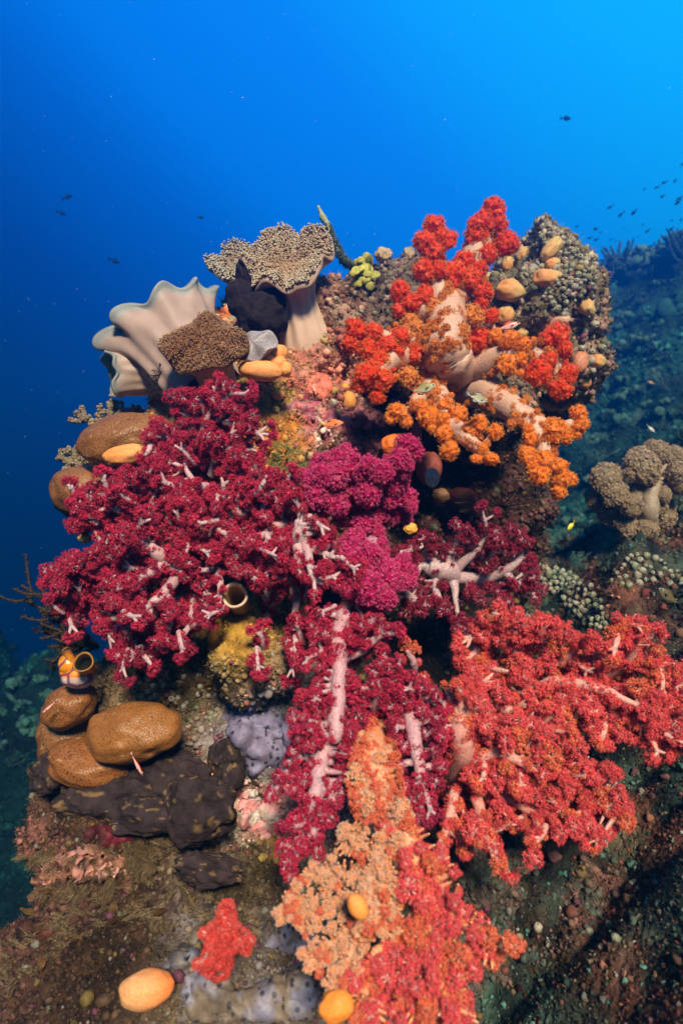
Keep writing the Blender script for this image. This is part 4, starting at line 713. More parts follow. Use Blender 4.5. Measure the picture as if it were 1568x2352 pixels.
sponge(793, 889, 9, 8, 0, 'tiny bright orange sponge bead above the orange-brown ball', G1, None, (.9, .36, .05), seed=62, out=.8)
sponge(639, 907, 14, 13, 0, 'small round orange sponge in the golden turf below the sponge cluster', G1, None, (.76, .36, .10), seed=63, out=.8, amp=.05)
sponge(942, 1214, 16, 14, -10, 'small yellow-orange sponge ball in the dark hollow right of the magenta coral', G1, 1.30, (.80, .40, .07), seed=64)
sponge(491, 1758, 37, 19, 78, 'upright orange cone sponge on the dark brown sponge plates', G1, None, (.84, .38, .13), (.80, .32, .10), .12, seed=65, out=1.0)
sponge(822, 2083, 31, 22, -58, 'smooth bright orange sponge oval resting in the peach soft coral', G1, .70, (.90, .31, .07), seed=66, amp=.03)
sponge(336, 2272, 64, 40, 12, 'big yellow-orange sponge lump at the bottom left', G1, None, (.82, .40, .17), (.78, .22, .06), 0, seed=67, out=.9, amp=.05)
sponge(772, 2312, 40, 32, 20, 'orange honeycombed sponge lump at the bottom edge', G1, .68, (.86, .27, .04), seed=68, amp=.1)
sponge(196, 1236, 17, 11, -5, 'small yellow sponge at the left edge under the crimson coral', G1, 1.22, (.72, .40, .08), seed=69)
sponge(985, 1075, 30, 38, 0, 'red-brown sponge ball in the dark hollow under the orange soft coral', 'cave sponges', 1.46, (.30, .07, .05), seed=70, m='crust', amp=.05)
sponge(955, 1005, 13, 34, 0, 'slim red-brown sponge column in the dark hollow', 'cave sponges', 1.50, (.30, .08, .06), seed=71, m='crust', amp=.08)
sponge(905, 1022, 30, 26, 25, 'vivid orange sponge with one dark pore behind the magenta coral', 'cave sponges', 1.40, (.92, .20, .03), seed=72, m='crust', amp=.12)
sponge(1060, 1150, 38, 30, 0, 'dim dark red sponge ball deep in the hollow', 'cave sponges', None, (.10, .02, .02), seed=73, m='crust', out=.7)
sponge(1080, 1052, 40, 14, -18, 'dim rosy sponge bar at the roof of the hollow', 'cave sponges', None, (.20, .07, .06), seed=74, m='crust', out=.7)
sponge(1012, 1138, 20, 17, -10, 'small brown bristly coral knob in the hollow', 'cave sponges', 1.44, (.20, .10, .05), seed=75, m='brain', amp=.14)
sponge(1330, 833, 19, 27, -10, 'salmon knobbly sponge crust on the right side of the knob', 'sponge lobes on the right knob', None, (.66, .24, .15), seed=76, m='brain', out=.6, amp=.08)
sponge(1003, 610, 19, 17, 0, 'tan fuzzy sponge tuft on the ridge beside the red polyp lumps', 'tan sponges on the ridge', 1.66, (.38, .27, .18), seed=77, m='growth', amp=.2)
sponge(880, 586, 21, 17, 0, 'tan fuzzy sponge ball on the ridge right of the yellow-green alga', 'tan sponges on the ridge', 1.66, (.45, .30, .18), seed=78, m='growth', amp=.2)
sponge(940, 590, 15, 22, 0, 'brown upright sponge tuft on the ridge', 'tan sponges on the ridge', 1.70, (.36, .24, .15), seed=79, m='growth', amp=.25)

def massive(px, py, rx, rz, deg, Y, label, col, seed, depth=None, amp=.11, parts=()):
    mb = MB(); v, f = ico(5); k = 1 + amp * fbm(v * 1.5 + seed, 2, seed) + .022 * fbm(v * 4 + seed, 2, seed + 2); s = KT * Y; q = (v * k[:, None]) * np.array([rx * s, (depth or rz * 1.05) * s, rz * s]) @ rot_pic(deg).T
    c = np.array(col) * (1 + .25 * fbm(v * 3 + seed, 3, seed + 4))[:, None]; c = np.where((fbm(v * 7 + seed, 3, seed + 9) > .95)[:, None], np.array([.42, .27, .16]), c)
    mb.add(q + at(px, py, Y), f, np.clip(c, 0, 1)); return one(mb, 'massive_coral', M['brain'], at(px, py, Y), label, 'stony coral', 'smooth brown stony corals')
BR = (.19, .072, .015)
massive(292, 1010, 112, 60, 14, 1.36, 'long smooth brown coral lump above the dotted finger sponge at the left', (.13, .052, .016), 3)
massive(205, 1135, 66, 78, 70, 1.42, 'rounded brown coral lump at the far left edge behind the crimson coral', (.13, .050, .015), 5)
massive(306, 1685, 108, 66, 3, 1.09, 'largest smooth tan-brown coral dome at the lower left', BR, 7, depth=75)
massive(160, 1622, 66, 50, 28, 1.20, 'brown coral dome under the orange sea squirt at the left', (.12, .040, .011), 9)
massive(215, 1752, 102, 50, -10, 1.13, 'flat brown coral shelf below the largest dome', (.15, .046, .011), 11, depth=80, amp=.1)
massive(150, 1690, 60, 60, 0, 1.26, 'dim brown coral base between the dome and the shelf', (.08, .04, .02), 13)

ds = empty('dark_sponge', at(585, 700, 1.48), 'lumpy blackish sponge between the two tall leather corals', 'sponge', 'dark sponges')
for i, (x, y, a, b, d, Y) in enumerate([(598, 728, 62, 56, -15, 1.46), (556, 688, 36, 44, 10, 1.45), (572, 634, 30, 40, 0, 1.49), (620, 690, 42, 40, 30, 1.48)]):
    mb = MB(); v, f = ico(5); k = 1 + .16 * fbm(v * 2.6 + i * 3, 4, i + 90); s = KT * Y; q = v * k[:, None] * np.array([a * s, a * .9 * s, b * s]) @ rot_pic(d).T
    mb.add(q + at(x, y, Y), f, (.016, .010, .012)); mb.build('lobe', M['dark_sponge'], ds, at(585, 700, 1.48))
ds = empty('dark_sponge', at(330, 1850, 1.15), 'wide brown-black sponge plates spreading below the brown corals', 'sponge', 'dark sponges')
for i, (x, y, a, b, d, Y, th) in enumerate([(120, 1775, 62, 48, 20, 1.18, 30), (250, 1835, 120, 50, 5, 1.10, 40), (390, 1800, 110, 75, -10, 1.12, 40), (455, 1860, 85, 82, -35, 1.05, 36), (480, 1990, 80, 38, -8, 1.02, 34), (520, 1760, 42, 60, 20, 1.13, 30), (330, 1870, 90, 40, 0, 1.06, 32)]):
    mb = MB(); v, f = ico(5); k = 1 + .22 * fbm(v * 1.8 + i * 3, 4, i + 190); s = KT * Y; q = v * k[:, None] * np.array([a * s, th * s, b * s]) @ rot_pic(d).T
    q[:, 1] += .012 * fbm(q * 22 + i, 3, i)
    c = np.where((fbm(v * 5 + i, 3, i + 60) > .55)[:, None], np.array([.15, .09, .045]), np.array([.034, .022, .024]))
    mb.add(q + at(x, y, Y), f, c); mb.build('plate', M['dark_sponge'], ds, at(330, 1850, 1.15))

# ---------------------------------------------------------------- crusts that follow the rock
def crust(name, label, poly, col, m='crust', thick=.012, step=6, seed=1, col2=None, cat='sponge', group=None, lump=.5, freq=30):
    poly = np.array(poly, float); lo, hi = poly.min(0) - step, poly.max(0) + step; xs = np.arange(lo[0], hi[0], step); ys = np.arange(lo[1], hi[1], step)
    idx = {}; V = []; K = []
    for i, x in enumerate(xs):
        for j, y in enumerate(ys):
            wob = 9 * vnoise(np.array([x * .05, y * .05, seed * 1.3]), seed); xx, yy = np.array([x + wob]), np.array([y - wob])
            ins = inside(poly, xx, yy)[0]; ed = edge_dist(poly, xx, yy)[0] * (1 if ins else -1)
            if ed < -step * 1.2: continue
            l, nrm, ok = hit(x, y, rock_bvh)
            if not ok: continue
            w = min(1, max(0, ed / 16)); w = w * w * (3 - 2 * w); nz = float(fbm(l * freq, 3, seed)); o = -.010 if ed < 0 else -.002 + thick * w * (1 + lump * nz)
            view = norm(-l); idx[(i, j)] = len(V); V.append(l + norm(nrm * .5 + view * .6) * o); t = min(1, max(0, .5 + 1.2 * float(fbm(l * 45, 2, seed + 5)))) if col2 is not None else 0
            K.append(np.array(col) * (1 - t) + np.array(col2 if col2 is not None else col) * t)
    F = []
    for (i, j), a in idx.items():
        q = [(i, j), (i, j + 1), (i + 1, j + 1), (i + 1, j)]
        if all(k in idx for k in q):
            z = [V[idx[k]][1] for k in q]
            if max(z) - min(z) < .07: F.append([idx[k] for k in q])
    if not F: return None
    par = list(range(len(V)))
    def find(a):
        while par[a] != a: par[a] = par[par[a]]; a = par[a]
        return a
    for q in F:
        for k in q[1:]: par[find(k)] = find(q[0])
    roots = [find(q[0]) for q in F]; big = max(set(roots), key=roots.count); F = np.array([q for q, t in zip(F, roots) if t == big]); used = np.unique(F); re_ = np.zeros(len(V), int); re_[used] = np.arange(len(used))
    mb = MB(); V = np.array(V)[used]; mb.add(V, re_[F], np.array(K)[used]); return one(mb, name, M[m], V.mean(0), label, cat, group)
GC = 'crusts coating the outcrop'
crust('pored_sponge', 'lilac-blue sponge crust dotted with dark pores beside the central hanging trunk', PG(c5, [(1060, 380), (1090, 340), (1200, 315), (1300, 340), (1440, 360), (1450, 460), (1460, 520), (1380, 600), (1350, 640), (1290, 640), (1230, 690), (1180, 650), (1140, 580), (1100, 470)]), (.29, .26, .42), 'pore_sponge', .014, 6, 3, (.18, .15, .24), group=GC)
crust('pored_sponge', 'grey-blue pored sponge crust along the bottom edge', PG(c6, [(800, 790), (900, 730), (1100, 840), (1250, 760), (1380, 700), (1440, 860), (1400, 1010), (830, 1010)]), (.22, .21, .29), 'pore_sponge', .012, 7, 5, (.16, .12, .09), group=GC)
crust('pored_sponge', 'grey pored sponge crust left of the peach soft coral', PG(c6, [(1230, 560), (1330, 520), (1450, 480), (1490, 600), (1400, 690), (1300, 720), (1180, 660)]), (.22, .20, .28), 'pore_sponge', .012, 7, 7, (.17, .13, .1), group=GC)
crust('pored_sponge', 'dim grey-blue pored sponge crust left of the scarlet soft coral', PG(c6, [(820, 620), (880, 560), (920, 600), (900, 700), (880, 740), (780, 800), (700, 760), (760, 690)]), (.17, .16, .21), 'pore_sponge', .012, 7, 8, (.12, .1, .08), group=GC)
crust('orange_sponge', 'orange-red sponge crust between the big leaning leather coral and the black sponge', PG(c1, [(765, 560), (890, 520), (890, 700), (800, 700), (770, 640)]), (.72, .13, .02), 'crust', .012, 5, 9, (.6, .2, .05), group=GC)
crust('orange_sponge', 'salmon-orange sponge strip along the foot of the tall leather coral', PG(c1, [(1000, 455), (1070, 460), (1200, 590), (1190, 630), (1090, 600), (1020, 540)]), (.80, .28, .13), 'crust', .03, 5, 10, (.7, .4, .25), group=GC)
crust('orange_sponge', 'bright orange-red sponge spot below the tall leather coral', PG(n7, [(640, 60), (700, 50), (760, 170), (900, 200), (910, 280), (830, 300), (740, 230)]), (.86, .16, .03), 'crust', .014, 4, 11, (.8, .3, .12), group=GC)
crust('salmon_sponge', 'coral-pink sponge crust in the upper middle of the outcrop', PG(n7, [(840, 640), (1000, 560), (1220, 570), (1240, 900), (1130, 960), (860, 900)]), (.76, .20, .12), 'crust', .012, 5, 12, (.66, .17, .12), group=GC)
crust('coralline_crust', 'magenta-pink coralline crust with white specks under the coral-pink sponge', PG(n7, [(520, 1010), (700, 910), (1000, 900), (1090, 1000), (860, 1120), (520, 1110)]), (.48, .08, .15), 'crust', .008, 5, 13, (.5, .2, .25), cat='algae crust', group=GC)
crust('coralline_crust', 'mauve coralline crust behind the orange fish', PG(n7, [(1090, 1030), (1250, 1010), (1400, 1160), (1500, 1330), (1380, 1400), (1250, 1330), (1080, 1200)]), (.46, .13, .20), 'crust', .010, 5, 14, (.4, .12, .13), cat='algae crust', group=GC)
crust('coralline_crust', 'pink and white coralline crust beside the drooping crimson coral at lower centre', PG(c5, [(1125, 840), (1150, 740), (1230, 720), (1330, 790), (1420, 820), (1370, 900), (1260, 950), (1140, 940)]), (.70, .28, .30), 'crust', .016, 5, 15, (.72, .62, .58), cat='algae crust', group=GC, lump=.9)
crust('coralline_crust', 'pink crust ridge running to the lower left edge', PG(c6, [(0, 450), (60, 380), (200, 270), (330, 190), (460, 210), (620, 290), (500, 345), (300, 380), (100, 430)]), (.44, .19, .16), 'crust', .016, 4, 16, (.22, .10, .06), cat='algae crust', group=GC, lump=1.6, freq=85)
crust('orange_sponge', 'deep orange sponge crust around the green feather star', PG(n7, [(130, 1480), (290, 1340), (620, 1370), (640, 1440), (300, 1600), (260, 1800), (160, 1700)]), (.70, .22, .02), 'crust', .010, 5, 17, (.5, .12, .02), group=GC)
crust('golden_sponge', 'golden crusty sponge lump carrying the open tube squirt', PG(c3, [(1090, 1210), (1240, 1230), (1255, 1400), (1230, 1500), (1130, 1490), (1000, 1450), (930, 1390), (1000, 1300)]), (.40, .22, .03), 'crust', .010, 5, 18, (.30, .13, .02), group=GC, lump=1.0)
crust('pink_sponge', 'pale pink knobbly patch below the red spotted fish', PG(c2, [(1070, 650), (1160, 660), (1300, 590), (1330, 660), (1180, 700), (1090, 690)]), (.62, .30, .24), 'crust', .016, 5, 19, (.5, .3, .22), group=GC, lump=1.0)
crust('maroon_crust', 'dark maroon crust in the gap under the dark sponge plates', PG(c6, [(380, 120), (500, 90), (600, 110), (600, 200), (520, 240), (420, 210), (370, 170)]), (.13, .012, .022), 'crust', .010, 6, 21, (.05, .01, .012), cat='algae crust', group=GC, lump=1.2, freq=60)
crust('coralline_crust', 'pale pink knobbly crust strip crossing the middle of the pink ridge at lower left', PG(c6, [(230, 330), (330, 290), (470, 260), (560, 300), (600, 340), (480, 360), (330, 380)]), (.58, .30, .25), 'crust', .018, 4, 22, (.30, .12, .08), cat='algae crust', group=GC, lump=1.8, freq=90)
crust('golden_sponge', 'mustard yellow sponge patch beside the lowest drooping crimson coral', PG(c6, [(1110, 190), (1180, 140), (1250, 160), (1280, 250), (1240, 300), (1160, 260)]), (.38, .24, .06), 'crust', .012, 6, 23, (.26, .15, .04), group=GC, lump=.8, freq=50)
crust('cave_shade', 'black-brown patch painted as the shade of a cave on the lowest left flank', PG(c6, [(30, 520), (180, 420), (300, 420), (330, 520), (220, 640), (60, 680)]), (.02, .011, .008), 'crust', .010, 7, 24, (.10, .03, .018), group=GC, lump=1.2, freq=50)  # dark patch laid on the rock to stand for cave shade
crust('blue_sponge', 'dim blue sponge crust on the slope at the right edge', [(1490, 1470), (1520, 1440), (1600, 1430), (1600, 1560), (1540, 1530), (1500, 1500)], (.06, .08, .24), 'pore_sponge', .02, 7, 20, group=GC)

# ---------------------------------------------------------------- hollow squirts and tubes
def lathe(mb, prof, n, base, axis, cols, squash=1.0, spin=0, wob=0.0, seed=0):
    prof = np.array(prof, float); a = np.arange(n) / n * 2 * np.pi; x, y, z = frames(np.array([axis]), np.array([spin])); x, y, z = x[0], y[0], z[0]
    k = 1 + wob * np.sin(3 * a + seed) + wob * np.sin(2 * a + 2 * seed)
    v = np.array(base) + (prof[:, 0][:, None] * k[None] * np.cos(a)[None])[..., None] * x + (prof[:, 0][:, None] * k[None] * np.sin(a)[None] * squash)[..., None] * y + (prof[:, 1][:, None] + 0 * a[None])[..., None] * z
    m = len(prof); i = np.arange(m - 1)[:, None] * n; j = np.arange(n)[None]; j2 = (j + 1) % n; f = np.stack([i + j, i + j2, i + n + j2, i + n + j], -1).reshape(-1, 4)
    mb.add(v.reshape(-1, 3), f, np.repeat(np.array(cols, float), n, 0))
b0 = at(550, 1386, 1.15); axt = norm(np.array([.03, -.93, .36])); s = KT * 1.06
root = empty('tube_squirt', b0, 'cream tube squirt with one round open mouth on the golden lump', 'sea squirt')
mb = MB(); lathe(mb, [(24 * s, -.03), (27 * s, .0), (26 * s, .03), (28 * s, .052), (30 * s, .060)], 40, b0, axt, [(.30, .17, .06)] * 3 + [(.50, .33, .22)] * 2, wob=.03, seed=2); mb.build('body', M['growth'], root, b0)
mb = MB(); lathe(mb, [(30 * s, .060), (30.5 * s, .066), (27 * s, .069), (23.5 * s, .064), (22 * s, .05), (20 * s, .0), (10 * s, -.012), (.1 * s, -.014)], 40, b0, axt, [(.66, .44, .32), (.74, .58, .48), (.66, .46, .34), (.6, .36, .2), (.34, .2, .08), (.2, .11, .04), (.1, .05, .02), (.1, .05, .02)], wob=.03, seed=2); mb.build('mouth', M['growth'], root, b0)
M['squirt'] = mat('gold_squirt_skin', rough=.3, spec=.5, lines=.9, lines_col=(.12, .03, .09), lines_scale=38, lines_w=.035, var=.3, var_scale=30, bump=.4, bump_scale=40)
b0 = at(178, 1545, 1.16); s = KT * 1.16; root = empty('sea_squirt', b0, 'orange sea squirt with purple veins and a dark gaping mouth at the lower left', 'sea squirt')
mb = MB(); mb.blob(b0, (42 * s, 36 * s, 36 * s), 4, .10, 1.8, 5, colfn=lambda v, q: np.where((v[:, 2:3] > -.1), np.array([[.72, .22, .015]]), np.array([[.55, .40, .42]]))); mb.blob(at(160, 1525, 1.15), (24 * s, 24 * s, 24 * s), 3, .06, 1.5, 6, (.78, .26, .015)); mb.build('body', M['squirt'], root, b0)
for nm, bx, ax_, rr, hh in (('large_siphon', at(200, 1530, 1.13), (.18, -.86, .42), 21, .034), ('small_siphon', at(163, 1512, 1.14), (-.25, -.35, .9), 10, .02)):
    mb = MB(); lathe(mb, [(rr * .8 * s, -.01), (rr * .95 * s, hh * .5), (rr * s, hh * .9), (rr * 1.04 * s, hh), (rr * .95 * s, hh * 1.04), (rr * .8 * s, hh * .95), (rr * .7 * s, hh * .3), (.001, .0)], 32, bx, norm(np.array(ax_)), [(.66, .2, .02), (.7, .24, .02), (.5, .16, .02), (.05, .03, .02), (.40, .17, .02), (.05, .03, .015), (.01, .01, .008), (.01, .01, .008)], wob=.05, seed=3); mb.build(nm, M['growth'], root, b0)

sq = []
for i, (c_a, c_b) in enumerate([((.22, .23, .15), (.36, .35, .26)), ((.17, .19, .12), (.30, .30, .21)), ((.34, .29, .23), (.46, .40, .33))]):
    mb = MB(); lathe(mb, [(.6, -.3), (.9, .2), (.98, .7), (.85, 1.15), (.52, 1.5), (.36, 1.6), (.24, 1.58), (.20, 1.3), (.02, 1.0)], 14, (0, 0, 0), (0, 0, 1), [np.array(c_a) * .8, c_a, c_a, c_b, c_b, np.array(c_b) * 1.1, np.array(c_b) * .8, (.10, .11, .07), (.04, .04, .03)], wob=.05, seed=i)
    mb.blob((.75, 0, .9), (.32, .32, .32), 1, .05, 1, 1, c_b); sq.append(mb.mesh('sea_squirt', M['growth']))
def squirts(poly, n, rpx, group, label, seed, bvh, lean=.30, gap=.8, clump=0):
    r = R(seed); poly = np.array(poly, float); lo, hi = poly.min(0), poly.max(0); got = []; t = 0
    while len(got) < n and t < 20000:
        t += 1; x, y = r.uniform(lo[0], hi[0]), r.uniform(lo[1], hi[1])
        if not inside(poly, x, y): continue
        if clump and vnoise(np.array([x / clump, y / clump, seed]), seed) < -.05: continue
        q = r.uniform(*rpx)
        if any((x - a) ** 2 + (y - b) ** 2 < (gap * (q + c)) ** 2 for a, b, c in got): continue
        l, nr, ok = hit(x, y, bvh)
        if not ok: continue
        got.append((x, y, q)); ax_ = norm(nr + np.array([0, -.35, .55]) * lean + r.normal(0, .45, 3)); o = bpy.data.objects.new('sea_squirt', sq[r.integers(3)]); C.objects.link(o)
        o.location = tuple(l - nr * .002); o.rotation_mode = 'QUATERNION'; o.rotation_quaternion = Vector(ax_).to_track_quat('Z', 'Y'); sc_ = q * KT * l[1]; o.scale = (sc_, sc_, sc_ * r.uniform(.9, 1.3)); tag(o, label, 'sea squirt', group)
squirts(PG(c2, [(985, 120), (1080, 100), (1200, 170), (1300, 270), (1420, 370), (1410, 560), (1380, 640), (1250, 620), (1100, 450), (1040, 330)]), 150, (4, 9), 'small pale sea squirts studding the right knob', 'small pale sea squirt among many studding the right knob', 31, rock_bvh, gap=.85)
squirts(PG(c2, [(1330, 660), (1420, 600), (1470, 780), (1400, 900), (1340, 760)]), 16, (6, 10), 'small pale sea squirts on the knob rim', 'small pale sea squirt on the lower right rim of the knob', 32, rock_bvh)
squirts(PG(n3, [(110, 1290), (380, 1320), (580, 1400), (720, 1490), (820, 1650), (840, 1790), (900, 1900), (700, 1850), (560, 1740), (440, 1600), (280, 1480)]), 95, (5.5, 9), 'small green-white sea squirts massed on the slope', 'small green-white sea squirt in the mass above the wide red soft coral', 33, None, gap=.75)
squirts(PG(c5, [(520, 190), (760, 170), (1000, 150), (1090, 240), (1060, 380), (960, 420), (880, 330), (640, 280)]), 34, (5.5, 8.5), 'small pale sea squirts on the brown turf at left', 'small pale sea squirt in the brown turf above the largest coral dome', 34, rock_bvh)
squirts(PG(n3, [(980, 1300), (1100, 1180), (1300, 1200), (1568, 1380), (1568, 1500), (1400, 1460), (1100, 1500), (900, 1460)]), 34, (5, 9), 'small white sea squirts on the dim slope', 'small white sea squirt on the dim slope under the beige soft coral', 35, None, gap=1.0)
squirts([(740, 690), (900, 650), (890, 720), (790, 745)], 8, (5, 7), 'white sea squirts near the tall leather coral', 'tiny white sea squirt right of the tall leather coral stalk', 36, rock_bvh, gap=1.5)
squirts(PG(c7, [(960, 830), (1300, 820), (1400, 900), (1200, 940), (960, 900)]), 6, (7, 11), 'sea squirts in the dark bottom right', 'small sea squirt on the dark rock at the bottom right', 37, None, gap=2)

# ---------------------------------------------------------------- feather stars, hydroids, bushes
def plume(mb, P, n, ln, rad, col, tipcol=None, seed=0, flat=(0, -1, 0), curl=.25, both=True, plane=.15, sub=0):
    """a curved stem with a comb of pinnules on both sides"""
    r = R(seed); pts = spline(P, max(8, n)); mb.tube(pts, np.linspace(rad, rad * .45, len(pts)), 5, col)
    t = norm(np.gradient(pts, axis=0)); fl = np.array(flat, float); sd = norm(np.cross(t, fl)); k = np.arange(1, len(pts)); tc_ = np.array(tipcol if tipcol is not None else col)
    for sgn in (1, -1):
        a = pts[k]; w = np.sin(np.pi * (k / len(pts)) ** .7) * .75 + .25; L_ = ln * w * r.uniform(.8, 1.15, len(k))
        d = norm(sd[k] * sgn + t[k] * .55 + r.normal(0, plane, (len(k), 3))); m_ = a + d * L_[:, None] * .55; e_ = a + d * L_[:, None] + t[k] * (L_ * curl)[:, None]
        up = norm(np.cross(d, t[k])) * rad * .32; tw = norm(t[k]) * rad * .32
        v = np.stack([a + up, a - up * .6 + tw, a - up * .6 - tw, m_ + up, m_ - up * .6 + tw, m_ - up * .6 - tw, e_], 1); f1 = np.array([[0, 1, 4], [0, 4, 3], [1, 2, 5], [1, 5, 4], [2, 0, 3], [2, 3, 5], [3, 4, 6], [4, 5, 6], [5, 3, 6]])
        F = (f1[None] + (np.arange(len(k)) * 7)[:, None, None]).reshape(-1, 3); cc = np.tile(np.concatenate([np.tile(np.array(col), (6, 1)), tc_[None]]), (len(k), 1)); mb.add(v.reshape(-1, 3), F, cc)
        if sub:
            for q in range(sub):
                tt_ = (q + 1) / (sub + 1); b_ = a + (e_ - a) * tt_; dd = norm(np.cross(d, fl)) ; mb2 = np.stack([b_ + up * .7, b_ - up * .7, b_ + (dd * (1 if q % 2 else -1) + d * .6) * (L_ * .28)[:, None]], 1); mb3 = np.arange(len(k) * 3).reshape(-1, 3); mb.add(mb2.reshape(-1, 3), mb3, tc_)
def feather_star(label, centre, arms, col, tip, group, ln, rad, seed, n=34, cat='feather star'):
    root = empty('feather_star', centre, label, cat, group)
    for i, P in enumerate(arms):
        mb = MB(); plume(mb, P, n, ln, rad, col, tip, seed + i, curl=.1, plane=.22); mb.build('arm', M['turf'], root, centre)
    return root
def A(c, pts, Y0, Y1): return [at(*c(*p), Y0 + (Y1 - Y0) * i / (len(pts) - 1)) for i, p in enumerate(pts)]
yg = rockY(650, 1045, 1.35)
feather_star('olive-green feather star with ribbed arms above the magenta soft coral', at(*n7(540, 1690), yg - .03),
    [A(n7, p, yg - .03, yg - .07) for p in ([(560, 1620), (420, 1490), (270, 1490)], [(590, 1620), (640, 1540), (520, 1490), (430, 1500)], [(600, 1640), (700, 1580), (830, 1600)], [(520, 1700), (400, 1700), (240, 1740)], [(540, 1720), (420, 1770), (600, 1800), (660, 1790)], [(560, 1690), (480, 1640), (430, 1610)], [(600, 1700), (650, 1680), (690, 1740)], [(640, 1760), (800, 1760), (860, 1640), (880, 1600)], [(660, 1790), (820, 1800), (910, 1720)])],
    (.25, .26, .09), (.44, .44, .20), 'feather stars', .0125, .0017, 300, n=30)
rr_ = R(77)
yd = 1.42
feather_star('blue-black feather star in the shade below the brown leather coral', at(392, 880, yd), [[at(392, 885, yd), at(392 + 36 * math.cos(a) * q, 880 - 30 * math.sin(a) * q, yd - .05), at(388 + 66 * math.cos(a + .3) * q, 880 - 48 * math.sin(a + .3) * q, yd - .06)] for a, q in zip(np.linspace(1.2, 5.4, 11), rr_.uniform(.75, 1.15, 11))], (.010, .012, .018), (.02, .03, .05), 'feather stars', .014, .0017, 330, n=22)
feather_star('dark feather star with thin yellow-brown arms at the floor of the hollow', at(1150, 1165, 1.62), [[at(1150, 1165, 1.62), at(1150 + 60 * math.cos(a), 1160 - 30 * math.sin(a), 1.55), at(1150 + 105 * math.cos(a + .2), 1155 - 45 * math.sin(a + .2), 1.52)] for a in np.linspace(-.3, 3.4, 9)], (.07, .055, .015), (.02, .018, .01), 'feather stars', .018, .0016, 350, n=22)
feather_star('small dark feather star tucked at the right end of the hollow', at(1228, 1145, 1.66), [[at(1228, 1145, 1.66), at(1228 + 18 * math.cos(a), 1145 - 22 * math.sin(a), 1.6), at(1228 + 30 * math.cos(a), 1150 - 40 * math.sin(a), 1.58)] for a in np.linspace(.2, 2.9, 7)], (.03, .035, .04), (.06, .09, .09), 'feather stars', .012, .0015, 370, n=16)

hyd = []
for i in range(4):
    mb = MB(); r = R(400 + i)
    for j in range(3 + i % 3):
        a = r.uniform(-.7, .7); b_ = r.uniform(-.4, .2); h = r.uniform(.7, 1.1); plume(mb, [(0, 0, 0), (a * .3, b_ * .3, h * .5), (a * .8 + .1, b_ * .7, h)], 20, .24, .018, (.15, .092, .045), (.52, .40, .24), 410 + i * 9 + j, plane=.2, sub=2)
    hyd.append(mb.mesh('hydroid', M['turf']))
def hydroids(spots, group, label, seed, size, bvh=None, col=None, down=0.0, meshes=None):
    r = R(seed); meshes = meshes or hyd
    for x, y in spots:
        l, nr, ok = hit(x, y, bvh)
        if not ok: continue
        me_ = meshes[r.integers(len(meshes))]; o = bpy.data.objects.new(me_.name.split('.')[0], me_); C.objects.link(o); ax_ = norm(nr * .6 + np.array([r.normal(0, .55), -.35, .45 - down * 1.2 + r.normal(0, .35)])); o.location = tuple(l - nr * .003)
        o.rotation_mode = 'QUATERNION'; o.rotation_quaternion = Vector(ax_).to_track_quat('Z', 'Y'); o.scale = (r.uniform(*size) * KT * l[1],) * 3; tag(o, label, 'alga' if 'frond' in o.name else 'hydroid', group)
def spread(poly, n, seed):
    r = R(seed); poly = np.array(poly, float); lo, hi = poly.min(0), poly.max(0); out = []
    while len(out) < n:
        x, y = r.uniform(lo[0], hi[0]), r.uniform(lo[1], hi[1])
        if inside(poly, x, y): out.append((x, y))
    return out
hydroids(spread(PG(c6, [(30, 250), (250, 200), (640, 160), (760, 220), (620, 440), (300, 480), (220, 380), (40, 420)]), 80, 41), 'beige feathery hydroids at the lower left', 'beige feathery hydroid in the fringe below the dark sponge plates', 42, (38, 62), rock_bvh, down=.7)
hydroids(spread(PG(c6, [(600, 430), (900, 380), (930, 560), (700, 560), (420, 560), (250, 700), (20, 900), (20, 640), (250, 520)]), 64, 43), 'brown hydroids on the dark bottom left', 'brown feathery hydroid on the dark rock at the bottom left', 44, (34, 56), rock_bvh, down=.3)
hydroids(spread(PG(n6, [(630, 1270), (900, 1180), (905, 1330), (700, 1400)]), 9, 45) + spread(PG(c5, [(500, 150), (900, 60), (1000, 130), (880, 250), (560, 260)]), 14, 46), 'wispy hydroids above the brown coral domes', 'wispy hydroid above the brown coral domes at left', 47, (26, 42), rock_bvh)
hydroids([n6(230, 1440), n6(250, 1560), n6(290, 1590), n6(330, 1420), n6(260, 1500)], 'hydroids fringing the left edge', 'small hydroid fringing the left edge beside the brown dome', 48, (22, 34), rock_bvh)
hydroids([(c5(700, 940)[0], c5(700, 940)[1]), c6(730, 150), c6(700, 100), c6(560, 100), c6(740, 300), c6(1150, 560), c6(1180, 240)], 'broad brown hydroid plumes', 'broad brown hydroid plume below the dark sponge plates', 49, (60, 85), rock_bvh, down=.8)
hydw = []
for i in range(3):
    mb = MB(); r = R(500 + i)
    for j in range(5):
        a = r.uniform(-.8, .8); plume(mb, [(0, 0, 0), (a * .25, -.1, .5), (a * .6 + .15, -.15, 1.0)], 22, .22, .014, (.22, .40, .36), (.34, .56, .52), 520 + i * 9 + j, plane=.25)
    hydw.append(mb.mesh('hydroid', M['turf']))
hydroids([n3(790, 380), n3(850, 300), n3(560, 1330), n3(620, 1350), n3(480, 1150), n3(420, 1180), n3(520, 1070), n3(880, 150), (1480, 905), (1530, 900), (1420, 930), (1510, 880), n6(210, 1480), n6(160, 1500), (1450, 980), (1300, 1240), (1335, 1190), (1290, 1265)], 'pale feather hydroids on the dim slope', 'pale feathery hydroid on the dim slope', 50, (34, 58), None, meshes=hydw)

